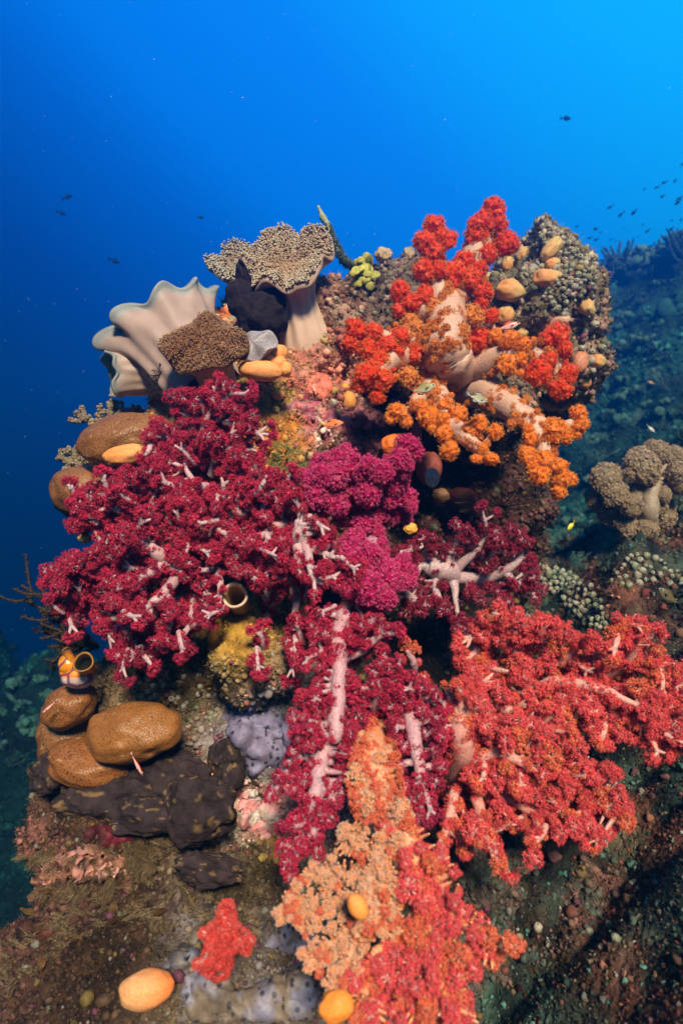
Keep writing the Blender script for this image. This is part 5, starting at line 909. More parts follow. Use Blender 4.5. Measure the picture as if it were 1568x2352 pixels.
def bush(label, base, targets, rad, col, fuzz, seed, name, cat, fcol, m='growth', group=None, kids=3, flen=.006, knob=0.0):
    r = R(seed); root = empty(name, base, label, cat, group)
    for i, T_ in enumerate(targets):
        mb = MB(); P = spline([base, (np.array(base) + T_) / 2 + r.normal(0, .012, 3), T_], 18); segs = [(P, rad)]
        for k in range(kids):
            j = r.integers(5, 16); d = norm(P[min(17, j + 1)] - P[j - 1]); a = r.choice([-1, 1]) * r.uniform(.5, 1.1); dd = np.array([d[0] * math.cos(a) - d[2] * math.sin(a), d[1] + r.normal(0, .3), d[0] * math.sin(a) + d[2] * math.cos(a)]); ln = np.linalg.norm(P[-1] - P[0]) * r.uniform(.22, .42); segs.append((spline([P[j], P[j] + dd * ln * .5 + r.normal(0, .004, 3), P[j] + norm(dd + [0, 0, .3]) * ln], 12), rad * .7))
        for s_, rd in segs:
            mb.tube(s_, np.linspace(rd, rd * .7, len(s_)) * (1 + knob * r.uniform(-1, 1, len(s_))), 7, col, .25, i)
            cnt = fuzz; q = r.integers(0, len(s_), cnt); nn = norm(r.normal(0, 1, (cnt, 3)))
            if knob: v, f = ico(1); mb.inst(v, f, s_[q] + nn * rd * .9, nn, r.uniform(.5, .85, cnt) * rd, col=np.clip(np.array(fcol) * r.uniform(.7, 1.2, (cnt, 1)), 0, 1))
            else:
                tv = np.array([(-.16, 0, 0), (.16, 0, 0), (0, .16, 0), (0, 0, 1.)]); tf = np.array([[0, 1, 3], [1, 2, 3], [2, 0, 3]]); mb.inst(tv, tf, s_[q] + nn * rd * .6, nn, r.uniform(.6, 1.2, cnt) * flen, r.uniform(0, 6, cnt), col=np.clip(np.array(fcol) * r.uniform(.7, 1.3, (cnt, 1)), 0, 1))
        mb.build('branch', M[m], root, base)
    return root
bc = at(*c3(440, 1420), 1.36)
bush('dark brown branching black coral reaching left below the crimson coral', bc, [at(*c3(x, y), Y) for x, y, Y in [(50, 1100, 1.40), (130, 1090, 1.38), (70, 1180, 1.42), (150, 1300, 1.36), (110, 1330, 1.40), (210, 1200, 1.34), (200, 1420, 1.38), (260, 1360, 1.34), (330, 1270, 1.34), (180, 1490, 1.42)]], .0042, (.030, .018, .010), 110, 601, 'black_coral', 'black coral', (.06, .035, .018), kids=5, flen=.008)
bc = at(250, 1010, 1.50)
bush('knobbly grey-brown branching coral sticking out above the long brown lump', bc, [at(x, y, Y) for x, y, Y in [(172, 948, 1.5), (205, 962, 1.46), (198, 1000, 1.46), (255, 922, 1.52), (280, 945, 1.5), (315, 938, 1.52), (235, 945, 1.46)]], .0075, (.16, .11, .07), 60, 611, 'branching_coral', 'branching coral', (.26, .19, .12), kids=3, group='knobbly branching corals', knob=.25)
bc = at(205, 1075, 1.46)
bush('knobbly grey-brown branching coral at the left, between the two smooth brown lumps', bc, [at(x, y, Y) for x, y, Y in [(138, 1052, 1.46), (155, 1030, 1.45), (150, 1075, 1.44), (178, 1030, 1.46), (160, 1092, 1.45)]], .0072, (.15, .10, .065), 60, 612, 'branching_coral', 'branching coral', (.24, .18, .11), kids=3, group='knobbly branching corals', knob=.25)
w = [at(*n4(x, y), 1.60) for x, y in [(700, 930), (640, 890), (560, 830), (500, 740), (430, 610), (385, 500), (350, 420), (335, 335), (280, 270), (230, 150)]]
root = empty('whip_coral', w[0], 'thin greenish whip coral rising into the blue above the ridge', 'whip coral'); mb = MB(); P = spline(w, 60); r = R(9); mb.tube(P, np.linspace(.005, .0085, 60) * (1 + .15 * r.uniform(-1, 1, 60)) * np.concatenate([np.ones(52), np.linspace(1, .6, 8)]), 9, (.36, .36, .20), .3, 2); mb.build('stem', M['growth'], root, w[0])
mb = MB(); cnt = 1500; q = r.integers(0, 42, cnt); nn = norm(r.normal(0, 1, (cnt, 3))); tv = np.array([(-.2, 0, 0), (.2, 0, 0), (0, .2, 0), (0, 0, 1.)]); tf = np.array([[0, 1, 3], [1, 2, 3], [2, 0, 3]]); mb.inst(tv, tf, P[q] + nn * .006, nn, r.uniform(.006, .014, cnt), col=np.array([.10, .13, .08]) * r.uniform(.5, 1.6, (cnt, 1))); o = mb.build('fuzz', M['turf'], root, w[0]); o['kind'] = 'stuff'

# leafy alga
la = at(*n4(800, 1000), 1.56); root = empty('leafy_alga', la, 'yellow-green leafy alga of stacked round plates on the ridge', 'alga'); r = R(17); v, f = ico(3)
for i in range(46):
    mb = MB(); x, y = r.uniform(690, 900), r.uniform(800, 1150)
    if i < 8: x, y = [(840, 830), (870, 800), (660, 980), (680, 1010), (770, 1130), (930, 1000), (830, 770), (750, 810)][i]
    c0 = at(*n4(x, y), 1.53 + r.uniform(-.02, .02)); s_ = r.uniform(.008, .016); q = v * np.array([s_, s_ * .22, s_ * .85]) ; q[:, 1] += .25 * (q[:, 0] ** 2) / s_
    a, b_ = r.uniform(0, 6.28), r.uniform(-.9, .9); Rz = np.array([[math.cos(b_), -math.sin(b_), 0], [math.sin(b_), math.cos(b_), 0], [0, 0, 1]]); cX = r.uniform(-.7, .7); Rx = np.array([[1, 0, 0], [0, math.cos(cX), -math.sin(cX)], [0, math.sin(cX), math.cos(cX)]])
    mb.add((q @ rot_pic(math.degrees(a)).T) @ (Rz @ Rx).T + c0, f, np.array([.46, .42, .08]) * r.uniform(.6, 1.15)); mb.build('leaf', M['growth'], root, la)

# brown leaf-like fronds
frd = []
for i in range(3):
    mb = MB(); v, f = ico(3); q = v * np.array([.26 + .06 * i, .02, .55]); q[:, 2] += .5; q[:, 1] += .30 * q[:, 2] ** 2 * (1 if i else -.6) + .03 * np.sin(q[:, 2] * 14 + i) + .10 * np.abs(q[:, 0]); q[:, 0] *= (1.2 - .5 * q[:, 2]); mb.add(q, f, np.array([[.17, .085, .03], [.22, .12, .04], [.13, .07, .03]][i]) * (1 + .3 * fbm(q * 9, 2, i))[:, None]); frd.append(mb.mesh('algae_frond', M['turf']))
hydroids(spread(PG(c6, [(60, 240), (330, 130), (640, 110), (760, 260), (900, 420), (700, 620), (420, 640), (60, 760), (60, 520), (300, 460)]), 18, 61), 'brown algae fronds at the lower left', 'brown leaf-like algae frond at the lower left', 62, (26, 52), rock_bvh, down=.2, meshes=frd)
hydroids(spread(PG(c5, [(560, 200), (900, 180), (1080, 200), (1080, 320), (880, 330), (600, 290)]), 14, 63) + [c5(1200, 710), c5(1240, 730), n7(600, 300), n7(640, 280), n7(1330, 600), n7(1340, 560)], 'brown algae fronds in the middle of the outcrop', 'brown leaf-like algae frond on the middle of the outcrop', 64, (20, 36), rock_bvh, meshes=frd)

# ---------------------------------------------------------------- fish
def fish_mesh(mb, L_, hgt, wid, back, side, belly, stripes=None, tailcol=None, prof=None):
    """body along +X (head), Z up; closed loft"""
    prof = prof or [(0.0, .02, .02), (.03, .18, .16), (.10, .42, .36), (.2, .72, .66), (.33, .95, .92), (.45, 1.0, 1.0), (.6, .86, .88), (.75, .55, .56), (.88, .30, .28), (1.0, .22, .2)]
    p = np.array(prof); t = np.linspace(0, 1, 34); up = np.interp(t, p[:, 0], p[:, 1]) * hgt * .5; dn = np.interp(t, p[:, 0], p[:, 2]) * hgt * .5; n = 20; a = np.arange(n) / n * 2 * np.pi
    wd = wid * .5 * np.interp(t, [0, .05, .2, .4, .7, 1], [.05, .45, .9, 1, .6, .10]); x = L_ * (.5 - t)
    cz = np.sin(a)[None]; z = np.where(cz > 0, up[:, None] * cz, dn[:, None] * cz); y = wd[:, None] * np.cos(a)[None]
    V = np.stack([np.repeat(x[:, None], n, 1), y, z], -1); b_, s_, l_ = map(np.array, (back, side, belly)); k = cz[..., None]
    cc = np.where(k > 0, s_ * (1 - np.clip(k, 0, 1)) + b_ * np.clip(k, 0, 1), s_ * (1 - np.clip(-k, 0, 1)) + l_ * np.clip(-k, 0, 1)) * np.ones((34, 1, 1))
    if stripes is not None:
        for zz in stripes[0]:
            m_ = np.abs(cz - zz) < .16; cc = np.where((m_ & np.ones((34, 1), bool))[..., None], np.array(stripes[1]), cc)
    i = np.arange(33)[:, None] * n; j = np.arange(n)[None]; j2 = (j + 1) % n; mb.add(V.reshape(-1, 3), np.stack([i + j, i + n + j, i + n + j2, i + j2], -1).reshape(-1, 4), cc.reshape(-1, 3))
    for e_, o in ((0, 1), (33, -1)):
        bs = mb.n; ring = V[e_]; mb.add(np.concatenate([ring, ring.mean(0, keepdims=True) + [[.004 * L_ * o, 0, 0]]]), np.array([[j_, (j_ + 1) % n, n] for j_ in range(n)]), cc[e_][0])
def fin(mb, outline, th, col, tip=None):
    o = np.array(outline, float); n = len(o); c = o.mean(0); V = []; 
    ring = np.stack([o[:, 0], np.zeros(n), o[:, 1]], -1); V = np.concatenate([ring, [[c[0], th, c[1]]], [[c[0], -th, c[1]]]]); F = [[i, (i + 1) % n, n] for i in range(n)] + [[(i + 1) % n, i, n + 1] for i in range(n)]
    k = np.tile(np.array(col, float), (n + 2, 1))
    if tip is not None:
        for q in tip[0]: k[q] = tip[1]
    mb.add(V, np.array(F), k)
def fish(label, px, py, Y, Lpx, deg, flip, hgt, back, side, belly, fins, tail, group=None, stripes=None, eye=(.7, .72, .7), yaw=0, name='fish', eye_r=.055, tailshape='fork', fintip=None, wid=.36, dorsal=True, cat='fish'):
    L_ = Lpx * KT * Y * .80; h = L_ * hgt; mb = MB(); fish_mesh(mb, L_, h, h * wid * 1.4 if wid > .6 else L_ * .16, back, side, belly, stripes)
    loc = at(px, py, Y); root = empty(name, loc, label, cat, group); a = math.radians(deg); root.rotation_euler = (0, -a if not flip else a, math.radians(yaw) + (math.pi if flip else 0))
    o = mb.build('body', M['fish'], root)
    x0 = -L_ * .5
    mb = MB()
    if tailshape == 'fork': pts = [(x0 + .02 * L_, h * .11), (x0 - .16 * L_, h * .36), (x0 - .32 * L_, h * .52), (x0 - .20 * L_, h * .14), (x0 - .13 * L_, 0), (x0 - .20 * L_, -h * .14), (x0 - .32 * L_, -h * .52), (x0 - .16 * L_, -h * .36), (x0 + .02 * L_, -h * .11)]
    else: pts = [(x0 + .02 * L_, h * .14), (x0 - .1 * L_, h * .34), (x0 - .2 * L_, h * .36), (x0 - .22 * L_, 0), (x0 - .2 * L_, -h * .36), (x0 - .1 * L_, -h * .34), (x0 + .02 * L_, -h * .14)]
    fin(mb, pts, .004 * L_, tail, fintip); mb.build('tail_fin', M['fin'], root)
    if dorsal:
        mb = MB(); fin(mb, [(L_ * .20, h * .42), (L_ * .12, h * .60), (-L_ * .12, h * .60), (-L_ * .30, h * .52), (-L_ * .36, h * .26), (-L_ * .1, h * .42), (L_ * .08, h * .46)], .004 * L_, fins); mb.build('dorsal_fin', M['fin'], root)
        mb = MB(); fin(mb, [(-L_ * .06, -h * .44), (-L_ * .14, -h * .64), (-L_ * .34, -h * .52), (-L_ * .36, -h * .24), (-L_ * .2, -h * .38)], .004 * L_, fins); mb.build('anal_fin', M['fin'], root)
        mb = MB(); fin(mb, [(L_ * .14, -h * .44), (L_ * .02, -h * .72), (L_ * .0, -h * .46)], .004 * L_, fins); mb.build('pelvic_fin', M['fin'], root)
    for sgn in (1, -1):
        mb = MB(); er = eye_r * L_; v, f = ico(2); ex = L_ * .385; ey = L_ * .16 * .5 * .62 if wid <= .6 else h * wid * .5
        mb.add(v * np.array([er, er * .55, er]) + np.array([ex, sgn * ey, h * .12]), f, np.array(eye)); e_ = mb.build('eye', M['fish'], root)
        mb = MB(); mb.add(v * np.array([er * .6, er * .4, er * .6]) + np.array([ex + er * .05, sgn * (ey + er * .30), h * .12]), f, (.01, .01, .01)); p_ = mb.build('pupil', M['eye'], e_)
        mb = MB(); fin(mb, [(0, 0), (-L_ * .06, h * .10), (-L_ * .17, h * .04), (-L_ * .16, -h * .1), (-L_ * .05, -h * .06)], .003 * L_, fins); p_ = mb.build('pectoral_fin', M['fin'], root); p_.location = (L_ * .20, sgn * L_ * .075, -h * .05); p_.rotation_euler = (0, 0, -sgn * .5)
    return root
GD = dict(back=(.24, .20, .05), side=(.36, .33, .16), belly=(.62, .60, .55))
fish('olive-gold damselfish swimming right in front of the white trunk, tail with black edges', *n5(345, 440), 1.12, 66, 12, False, .42, (.24, .20, .05), (.36, .31, .12), (.62, .58, .5), (.30, .26, .14), (.10, .08, .06), 'olive damselfish', eye=(.62, .62, .58), yaw=-12, fintip=([2, 6], (.02, .02, .02)))
fish('olive-gold damselfish with a white belly swimming right below the white trunk, head lowered', *n5(725, 515), 1.16, 56, -14, False, .44, (.26, .22, .06), (.34, .32, .18), (.72, .70, .66), (.5, .5, .48), (.55, .55, .52), 'olive damselfish', eye=(.6, .6, .56), yaw=14, fintip=([2, 6], (.03, .03, .03)))
fish('dark olive damselfish swimming left at the right edge above the wide red coral', *n3(1420, 1570), 1.30, 66, -38, True, .46, (.10, .08, .03), (.13, .10, .05), (.16, .13, .09), (.05, .045, .03), (.06, .055, .05), 'olive damselfish', eye=(.2, .2, .2), fintip=([2, 6], (.01, .01, .01)))
fish('orange fish with a yellow forked tail swimming right over the mauve crust', *n7(1210, 1240), 1.14, 56, 6, False, .40, (.86, .16, .03), (.88, .22, .06), (.85, .34, .2), (.82, .26, .08), (.90, .40, .03), None, eye=(.8, .4, .1), yaw=-10, eye_r=.05)
fish('red and white mottled fish resting on the knob above the red polyp lumps', *c2(1010, 668), 1.38, 62, 14, False, .34, (.70, .06, .05), (.74, .16, .11), (.78, .42, .36), (.66, .14, .10), (.62, .30, .26), None, eye=(.4, .2, .05), yaw=-8, tailshape='fan', stripes=((-.45, .35), (.80, .46, .40)))
fish('small bright yellow fish over the dim slope beside the dark crevice', *n3(530, 935), 1.85, 28, 50, True, .42, (.75, .60, .02), (.8, .68, .03), (.8, .7, .05), (.75, .6, .03), (.75, .6, .03), None, eye=(.2, .2, .1), eye_r=.05)
fish('small silver-white fish head down over the dim slope at the right', *n3(1275, 40), 2.2, 26, -42, False, .34, (.45, .45, .40), (.66, .66, .62), (.72, .72, .7), (.4, .4, .38), (.4, .4, .38), None, eye=(.4, .4, .4), eye_r=.06)
fish('small amber fish over the hazy slope right of the knob', *c8(870, 905), 3.0, 20, -25, False, .42, (.30, .16, .04), (.34, .18, .05), (.36, .22, .1), (.3, .2, .05), (.3, .2, .05), None)
fish('small brown fish hovering in front of the orange cone sponge', *c5(985, 555), 1.02, 34, 28, False, .26, (.16, .08, .06), (.26, .13, .09), (.4, .3, .26), (.3, .18, .12), (.3, .18, .12), None, eye=(.3, .25, .2), tailshape='fan')
ST = dict(back=(.55, .05, .03), side=(.72, .10, .06), belly=(.76, .40, .34), stripes=((-.55, 0.02, .6), (.82, .62, .56)))
for lb, p_, Y_, L2, dg_, fl in [('striped red goby hanging head down on the shelf edge below the largest dome', c5(665, 620), 1.02, 62, -62, False), ('striped red goby lying level above the lilac-blue sponge', c5(1200, 280), 1.10, 50, 2, False), ('striped goby with pale head resting on the left brown dome', c5(235, 340), 1.12, 50, 42, True),
        ('striped red goby head down on the coral-pink sponge crust', n7(965, 815), None, 36, -72, False), ('striped brown goby head down on the right flank of the knob', c8(515, 590), None, 28, -68, False), ('striped brown goby on the right rim above the salmon sponge', c8(540, 765), None, 26, 80, False), ('tiny striped goby among the green-white sea squirts', n3(682, 1770), None, 22, -76, False)]:
    if Y_ is None: Y_ = hit(*p_)[0][1] - .012
    fish(lb, *p_, Y_, L2, dg_, fl, .17, ST['back'], ST['side'], ST['belly'], (.7, .3, .26), (.7, .3, .26), 'striped gobies', stripes=ST['stripes'], name='goby', tailshape='fan', eye=(.5, .4, .2), eye_r=.04, dorsal=False)
# far fish: small silhouettes of one mesh
def small_fish(hg):
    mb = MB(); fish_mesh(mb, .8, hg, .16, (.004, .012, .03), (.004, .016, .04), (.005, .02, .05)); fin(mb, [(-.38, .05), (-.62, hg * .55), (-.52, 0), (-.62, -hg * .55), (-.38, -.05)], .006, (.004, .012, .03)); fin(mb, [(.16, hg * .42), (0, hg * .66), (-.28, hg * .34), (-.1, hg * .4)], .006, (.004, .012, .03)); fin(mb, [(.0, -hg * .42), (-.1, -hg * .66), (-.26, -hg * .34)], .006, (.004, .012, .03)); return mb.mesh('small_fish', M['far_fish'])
sf_ = [small_fish(.28), small_fish(.36)]; sc2 = crop(1291.8, 287, .1953); r = R(51)
for x, y, q in [(955, 755, 60), (1100, 737, 80), (1185, 680, 90), (1315, 660, 95), (1395, 470, 70), (1165, 843, 70), (1355, 870, 90), (1345, 915, 110), (550, 970, 85), (675, 1060, 100), (830, 1035, 95), (1385, 1120, 70), (1275, 1125, 50), (160, 1195, 50), (380, 1225, 90), (437, 1265, 50), (310, 1330, 70), (385, 1350, 70), (560, 1350, 50), (990, 1250, 85), (935, 1175, 45), (1270, 1225, 70), (1360, 1270, 60), (1385, 1300, 90), (1260, 1310, 60), (1390, 1390, 80), (1030, 1425, 60), (1280, 1500, 70), (470, 1505, 55), (540, 1500, 40), (615, 1370, 35), (665, 1368, 35), (1060, 1620, 55), (787, 1647, 45), (520, 1605, 40), (490, 1780, 55), (825, 1778, 40), (830, 1335, 35), (885, 1315, 35), (725, 1222, 30)]:
    Y = r.uniform(3.6, 5.2); o = bpy.data.objects.new('distant_fish', sf_[r.integers(2)]); C.objects.link(o); o.location = tuple(at(*sc2(x, y), Y)); o.scale = (q * .1953 * KT * Y * .98,) * 3; o.rotation_euler = (0, math.radians(r.normal(38, 12)), math.pi + r.normal(0, .25)); tag(o, 'small dark fish in the distant school at the upper right', 'fish', 'distant school of small fish')
for x, y, q, d, lb in [(157, 452, 32, 25, 'upper dark fish of the pair in the blue water at the far left'), (143, 490, 30, -15, 'lower dark fish of the pair in the blue water at the far left'), (265, 600, 34, -20, 'faint fish in the blue water left of the leather corals'), (462, 500, 20, 0, 'tiny faint fish in the blue above the leather corals'), (1300, 272, 36, 5, 'faint fish high in the bright blue at the right')]:
    Y = 4.2; o = bpy.data.objects.new('distant_fish', sf_[1]); C.objects.link(o); o.location = tuple(at(x, y, Y)); o.scale = (q * KT * Y * .8,) * 3; o.rotation_euler = (0, -math.radians(d), .2); tag(o, lb, 'fish', 'lone fish in the blue water')

# ---------------------------------------------------------------- the slope behind
palette('beige', (.46, .31, .19), (.78, .56, .37), (.27, .19, .12), 420, .15, polyp_template(6, 74, .5, .24, .60), .16, .90, 3, .14)
lb_ = [(1200, 400, 170), (1330, 250, 105), (1470, 300, 110), (1530, 450, 120), (1160, 320, 135), (1390, 520, 130), (1100, 450, 100), (860, 500, 150), (760, 640, 110), (950, 650, 120), (1120, 640, 115), (900, 770, 150), (1080, 740, 120), (1290, 740, 120), (1380, 850, 120), (1380, 640, 80), (1100, 980, 135), (1120, 1080, 80), (1230, 960, 100), (1020, 900, 90), (780, 720, 100), (1560, 560, 90), (1280, 200, 80), (1420, 760, 80)]
soft_coral('cauliflower_coral', 'beige cauliflower-like soft coral on the slope at the right', 'soft corals of single colours', [L(n3, [(1240, 1130), (1240, 900), (1260, 760), (1300, 520)], [2.16, 2.02, 1.98, 2.0], [22, 20, 18]), L(n3, [(1230, 860), (1050, 720), (900, 640)], [2.02, 1.98], [22, 14])], [(*n3(x, y), q * .2494, 'beige', 1.98 + .04 * ((i * 7) % 3)) for i, (x, y, q) in enumerate(lb_)], 'tan', None, 25, kinds=('beige',), forks=0)
r = R(71); bgm = []
for i in range(4):
    mb = MB()
    for k in range(14): mb.blob((r.normal(0, .45), r.normal(0, .45), r.uniform(0, .55)), (r.uniform(.2, .42),) * 3, 3, .28, 3.0, i * 20 + k, np.array([.045, .10, .085]) * r.uniform(.6, 1.5))
    bgm.append(mb.mesh('lumpy_coral', M['far_growth']))
for i in range(3):
    mb = MB()
    for k in range(46):
        d = norm(np.array([r.normal(0, .7), r.normal(0, .5), r.uniform(.35, 1)])); mb.tube(spline([(0, 0, 0), d * .5 + r.normal(0, .05, 3), d * r.uniform(.7, 1.1)], 6), np.linspace(.05, .03, 6), 6, np.array([.03, .065, .06]) * r.uniform(.6, 1.5), .3, k)
    bgm.append(mb.mesh('bushy_coral', M['far_growth']))
RIDGE = []
for x in range(1384, 1600, 11):
    y = next((y for y in range(430, 900, 3) if hit(x, y)[2] and hit(x, y)[0][1] > 3), None)
    if y: RIDGE.append((x, y + 3, int(r.random() < .75)))
SP = [(1400, 640, 1), (1450, 590, 0), (1500, 560, 0), (1540, 545, 0), (1390, 690, 1), (1420, 730, 0), (1470, 700, 1), (1520, 650, 0), (1560, 620, 1)] + [(r.uniform(1375, 1568), r.uniform(690, 1010), r.integers(2)) for _ in range(46)] + [(r.uniform(1390, 1568), r.uniform(870, 990), 0) for _ in range(6)] + [(r.uniform(1240, 1568), r.uniform(960, 1400), r.integers(2)) for _ in range(26)] + [(r.uniform(-20, 110), r.uniform(1400, 1880), r.integers(2)) for _ in range(26)] + [(10, 1290, 0), (20, 1330, 0), (-5, 1300, 0)] + RIDGE
for x, y, k in SP:
    l, nr, ok = hit(x, y)
    if not ok or l[1] < 1.7: continue
    o = bpy.data.objects.new('bushy_coral' if k else 'lumpy_coral', bgm[r.integers(4, 7) if k else r.integers(4)]); C.objects.link(o); o.location = tuple(l - np.array([0, 0, .02])); q = r.uniform(14, 30) * (2.6 if (x, y, k) in RIDGE else 1) * KT * l[1]; o.scale = (q, q, q * r.uniform(.7, 1.2)); o.rotation_euler = (0, r.normal(0, .3), r.uniform(0, 6.28))
    far = l[1] > 4
    side = 'left' if x < 400 else 'right'
    tag(o, ('bushy' if k else 'lumpy') + ' teal coral on the ' + ('hazy distant' if far else 'dim near') + ' slope at the ' + side, 'coral', ('bushy' if k else 'lumpy') + ' corals on the ' + ('hazy distant' if far else 'dim near') + ' slope, ' + side)
# the dark crevice rod
mb = MB(); P = [hit(*n3(x, y))[0] + np.array([0, -.05, .01]) for x, y in [(380, 1195), (560, 1110), (700, 990), (850, 840)]]; mb.tube(spline(P, 24), [.006] * 8 + [.009] * 8 + [.016] * 8, 8, (.012, .014, .016)); one(mb, 'black_sponge', M['dark_sponge'], P[0], 'slim black rope-like sponge lying across the dim slope', 'sponge')

# ---------------------------------------------------------------- uncountable growth on the rock and slope
def sample(V, F, n, seed, keep=None):
    r = R(seed); T_ = np.concatenate([F[:, [0, 1, 2]], F[:, [0, 2, 3]]]) if F.shape[1] == 4 else F
    a, b_, c = V[T_[:, 0]], V[T_[:, 1]], V[T_[:, 2]]; nr = np.cross(b_ - a, c - a); ar = np.linalg.norm(nr, axis=1); m_ = (a + b_ + c) / 3
    if keep is not None: ar = ar * keep(m_, norm(nr))
    i = r.choice(len(T_), n, p=ar / ar.sum()); u, w = r.random((2, n, 1)); fl = u + w > 1; u = np.where(fl, 1 - u, u); w = np.where(fl, 1 - w, w)
    return a[i] + (b_[i] - a[i]) * u + (c[i] - a[i]) * w, norm(nr[i])
def shrink(m_, nr):
    front = np.clip(.15 + .85 * ((nr * norm(-m_)).sum(1) > -.25), 0, 1); return front / (m_[:, 1] ** 2) * (m_[:, 1] < 2.3)
if (RN * 1).shape: pass
def turf(name, label, n, seed, kind):
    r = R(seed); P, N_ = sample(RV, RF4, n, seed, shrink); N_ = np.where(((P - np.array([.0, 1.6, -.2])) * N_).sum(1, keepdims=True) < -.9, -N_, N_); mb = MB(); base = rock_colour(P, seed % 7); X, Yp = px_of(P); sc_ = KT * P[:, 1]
    if kind == 'lumps':
        for lv, sel in ((1, r.random(n) < .75), (2, None)):
            if sel is None: sel = ~prev
            prev = sel; k = sel.sum(); v, f = ico(lv); v = v * (1 + .25 * fbm(v * 2 + lv, 2, seed))[:, None]
            hue = r.random((k, 1)); b_ = base[sel] * r.uniform(.55, 1.7, (k, 1)); alt = np.array([[.55, .5, .42], [.50, .16, .12], [.46, .30, .08], [.35, .10, .18], [.28, .30, .18], [.12, .06, .04]])[r.integers(0, 6, k)]; dark = np.clip(base[sel].mean(1, keepdims=True) * 3.2, .30, 1)
            b_ = np.where(hue < .22, alt * dark, b_); sz = r.lognormal(0, .45, k) * 4.2 * sc_[sel]; sz = np.clip(sz, 0, .012)
            mb.inst(v, f, P[sel] + N_[sel] * sz[:, None] * .25, norm(N_[sel] + r.normal(0, .5, (k, 3))), np.stack([sz, sz * r.uniform(.6, 1.2, k), sz * r.uniform(.5, 1.4, k)], -1), r.uniform(0, 6, k), col=np.clip(b_, 0, 1))
        return mb, 'growth'
    if kind == 'hair':
        tv = np.array([(-.07, 0, 0), (.07, 0, 0), (0, .07, 0), (-.05 + .12, .1, .55), (.05 + .12, .1, .55), (.12, .16, .55), (.45, .3, 1.)]); tf = np.array([[0, 1, 4], [0, 4, 3], [1, 2, 5], [1, 5, 4], [2, 0, 3], [2, 3, 5], [3, 4, 6], [4, 5, 6], [5, 3, 6]])
        k = 5; PP = np.repeat(P, k, 0) + r.normal(0, 1, (n * k, 3)) * np.repeat(sc_, k)[:, None] * 2.2; NN = norm(np.repeat(N_, k, 0) + r.normal(0, .55, (n * k, 3))); b_ = np.repeat(base * .55 + np.array([.20, .16, .07]) * np.clip(base.mean(1, keepdims=True) * 3, .1, .75), k, 0) * r.uniform(.5, 1.6, (n * k, 1))
        L_ = r.uniform(7, 19, n * k) * np.repeat(sc_, k); mb.inst(tv, tf, PP, NN, np.stack([L_ * .55, L_ * .55, L_], -1), r.uniform(0, 6, n * k), col=np.clip(b_, 0, 1)); return mb, 'turf'
    if kind == 'cups':
        k = 7; aa = np.arange(k) / k * 6.283; ring = np.stack([np.cos(aa), np.sin(aa), np.zeros(k)], -1); tv = np.concatenate([ring * .3, ring * .75 + [0, 0, .9], ring * .6 + [0, 0, 1.1], ring * .3 + [0, 0, .6]]); j = np.arange(k); j2 = (j + 1) % k
        tf = np.concatenate([np.stack([b0 + j, b0 + j2, b0 + k + j2, b0 + k + j], -1) for b0 in (0, k, 2 * k)]); sz = r.uniform(3.0, 5.5, n) * sc_
        gold = np.exp(-((X - 640) ** 2 / 130 ** 2 + (Yp - 960) ** 2 / 150 ** 2)) + np.exp(-((X - 510) ** 2 / 80 ** 2 + (Yp - 1450) ** 2 / 110 ** 2)); c_ = base * r.uniform(.7, 1.5, (n, 1)) * (1 - np.clip(gold, 0, .8)[:, None]) + np.array([.58, .42, .10]) * r.uniform(.5, 1.2, (n, 1)) * np.clip(gold, 0, .8)[:, None]
        mb.inst(tv, tf, P, norm(N_ + r.normal(0, .5, (n, 3))), sz, r.uniform(0, 6, n), col=np.clip(c_, 0, 1)); return mb, 'turf'
mb, m_ = turf('encrusting_growth', '', 42000, 81, 'lumps'); tag(mb.build('encrusting_growth', M[m_]), 'knobbly encrusting growth covering the whole outcrop', None, None, 'stuff')
mb, m_ = turf('algae_turf', '', 40000, 82, 'hair'); tag(mb.build('algae_turf', M[m_]), 'short brown algae turf sprouting all over the outcrop', None, None, 'stuff')
mb, m_ = turf('polyp_turf', '', 20000, 83, 'cups'); tag(mb.build('polyp_turf', M[m_]), 'tiny golden polyp turf and bryozoan cups on the outcrop', None, None, 'stuff')
# slope rubble and growth, finer towards the camera
r = R(91); n = 78000; keepS = lambda m_, nr: np.where((m_[:, 1] > .5) & (m_[:, 1] < 11) & (np.abs(m_[:, 0] / np.maximum(m_[:, 1], .1)) < .75), 1 / (m_[:, 1] ** 1.75), 0)
P, N_ = sample(sv, sf, n, 92, keepS); N_ = np.where(N_[:, 2:3] < 0, -N_, N_); cb = seabed_colour(P); sz = np.clip(r.lognormal(0, .55, n) * 2.7 * KT * P[:, 1], .002, .09); mb = MB(); v, f = ico(2); v = v * (1 + .8 * fbm(v * 3.2, 3, 4))[:, None]; half = r.random(n) < .5
near = np.clip(1.6 - P[:, 1:2] * .6, 0, 1); alt = np.array([[.36, .34, .30], [.30, .08, .06], [.24, .17, .08], [.10, .24, .20], [.22, .10, .10]])[r.integers(0, 5, n)]; cc = cb * r.uniform(.5, 2.2, (n, 1)); cc = np.where(r.random((n, 1)) < .42 * near, alt * r.uniform(.1, 1.0, (n, 1)) ** 1.3, cc)
for sel in (half, ~half):
    k = sel.sum(); mb.inst(v, f, P[sel] + N_[sel] * sz[sel][:, None] * .2, norm(N_[sel] + r.normal(0, .6, (k, 3))), np.stack([sz[sel], sz[sel] * r.uniform(.5, 1.1, k), sz[sel] * r.uniform(.5, 1.3, k)], -1), r.uniform(0, 6, k), col=np.clip(cc[sel], 0, 1)); v = v[:, [1, 2, 0]] * 1.0
tag(mb.build('reef_rubble', M['far_growth']), 'dim rubble and low growth covering the slope', None, None, 'stuff')
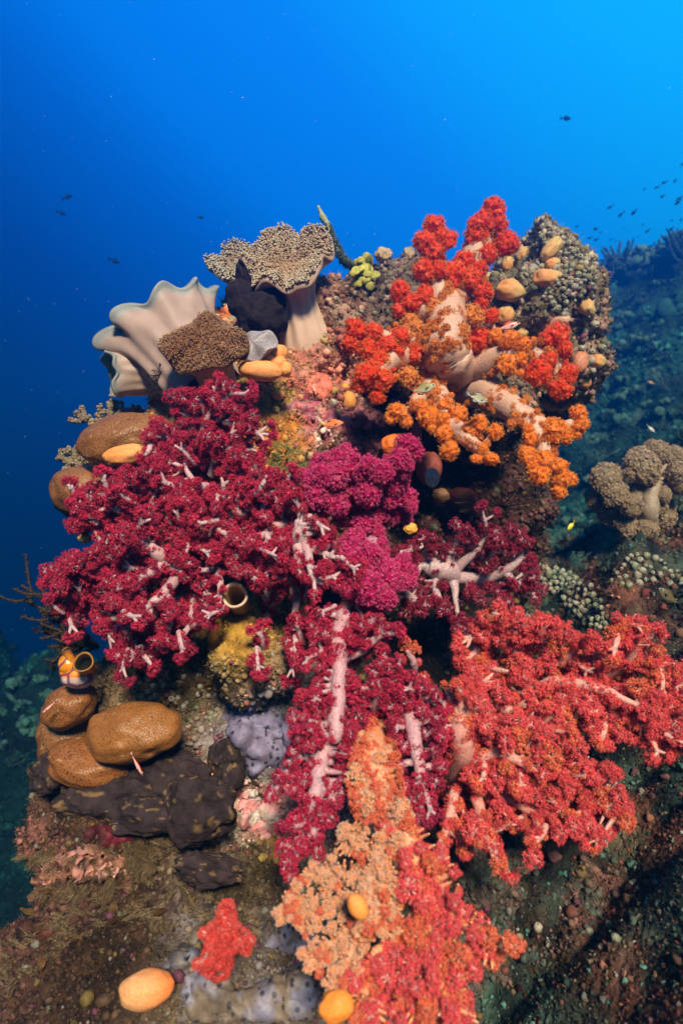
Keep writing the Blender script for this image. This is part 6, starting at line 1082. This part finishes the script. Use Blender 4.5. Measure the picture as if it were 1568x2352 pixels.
mb = MB(); n = 90000; P, N_ = sample(sv, sf, n, 93, keepS); N_ = np.where(N_[:, 2:3] < 0, -N_, N_); k = 5; tv = np.array([(-.10, 0, 0), (.10, 0, 0), (0, .1, 0), (.3, .2, 1.)]); tf = np.array([[0, 1, 3], [1, 2, 3], [2, 0, 3]]); PP = np.repeat(P, k, 0); L_ = r.uniform(5, 17, n * k) * KT * PP[:, 1]
mb.inst(tv, tf, PP + r.normal(0, 1, PP.shape) * L_[:, None] * .2, norm(np.repeat(N_, k, 0) + r.normal(0, .6, PP.shape)), np.stack([L_ * .5, L_ * .5, L_], -1), r.uniform(0, 6, n * k), col=np.clip(np.repeat(seabed_colour(P), k, 0) * r.uniform(.6, 2.0, (n * k, 1)), 0, 1)); tag(mb.build('slope_turf', M['turf']), 'feathery low turf covering the dim slope', None, None, 'stuff')
# drifting particles in the water
mb = MB(); n = 700; Y = r.uniform(.7, 4.5, n); P = np.stack([r.uniform(-.62, .62, n) * Y, Y, r.uniform(-.5, .88, n) * Y], -1); v, f = ico(1); mb.inst(v, f, P, norm(r.normal(0, 1, (n, 3))), r.lognormal(0, .4, n) * .42 * KT * Y, col=(.7, .72, .70)); tag(mb.build('drifting_particles', M['growth']), 'pale specks drifting in the water', None, None, 'stuff')

# ---------------------------------------------------------------- the water's own haze
hz = MB(); lo = np.array([-14.0, -2.0, -14.0]); hi = np.array([14.5, 16.6, 3.2])
hv = np.array([[x, y, z] for x in (lo[0], hi[0]) for y in (lo[1], hi[1]) for z in (lo[2], hi[2])])
hz.add(hv, np.array([[0, 1, 3, 2], [4, 6, 7, 5], [0, 4, 5, 1], [2, 3, 7, 6], [0, 2, 6, 4], [1, 5, 7, 3]]))
hm = bpy.data.materials.new('water_haze'); hm.use_nodes = True; hm.node_tree.nodes.clear()
ho = hm.node_tree.nodes.new('ShaderNodeOutputMaterial'); pv = hm.node_tree.nodes.new('ShaderNodeVolumePrincipled')
pv.inputs['Color'].default_value = (.004, .15, .46, 1); pv.inputs['Absorption Color'].default_value = (.32, .62, .90, 1); pv.inputs['Density'].default_value = HAZE
pv.inputs['Anisotropy'].default_value = .68
hm.node_tree.links.new(pv.outputs[0], ho.inputs['Volume'])
haze = hz.build('haze', hm, smooth=False); tag(haze, 'clear blue sea water that fades the distant reef', None, None, 'stuff')
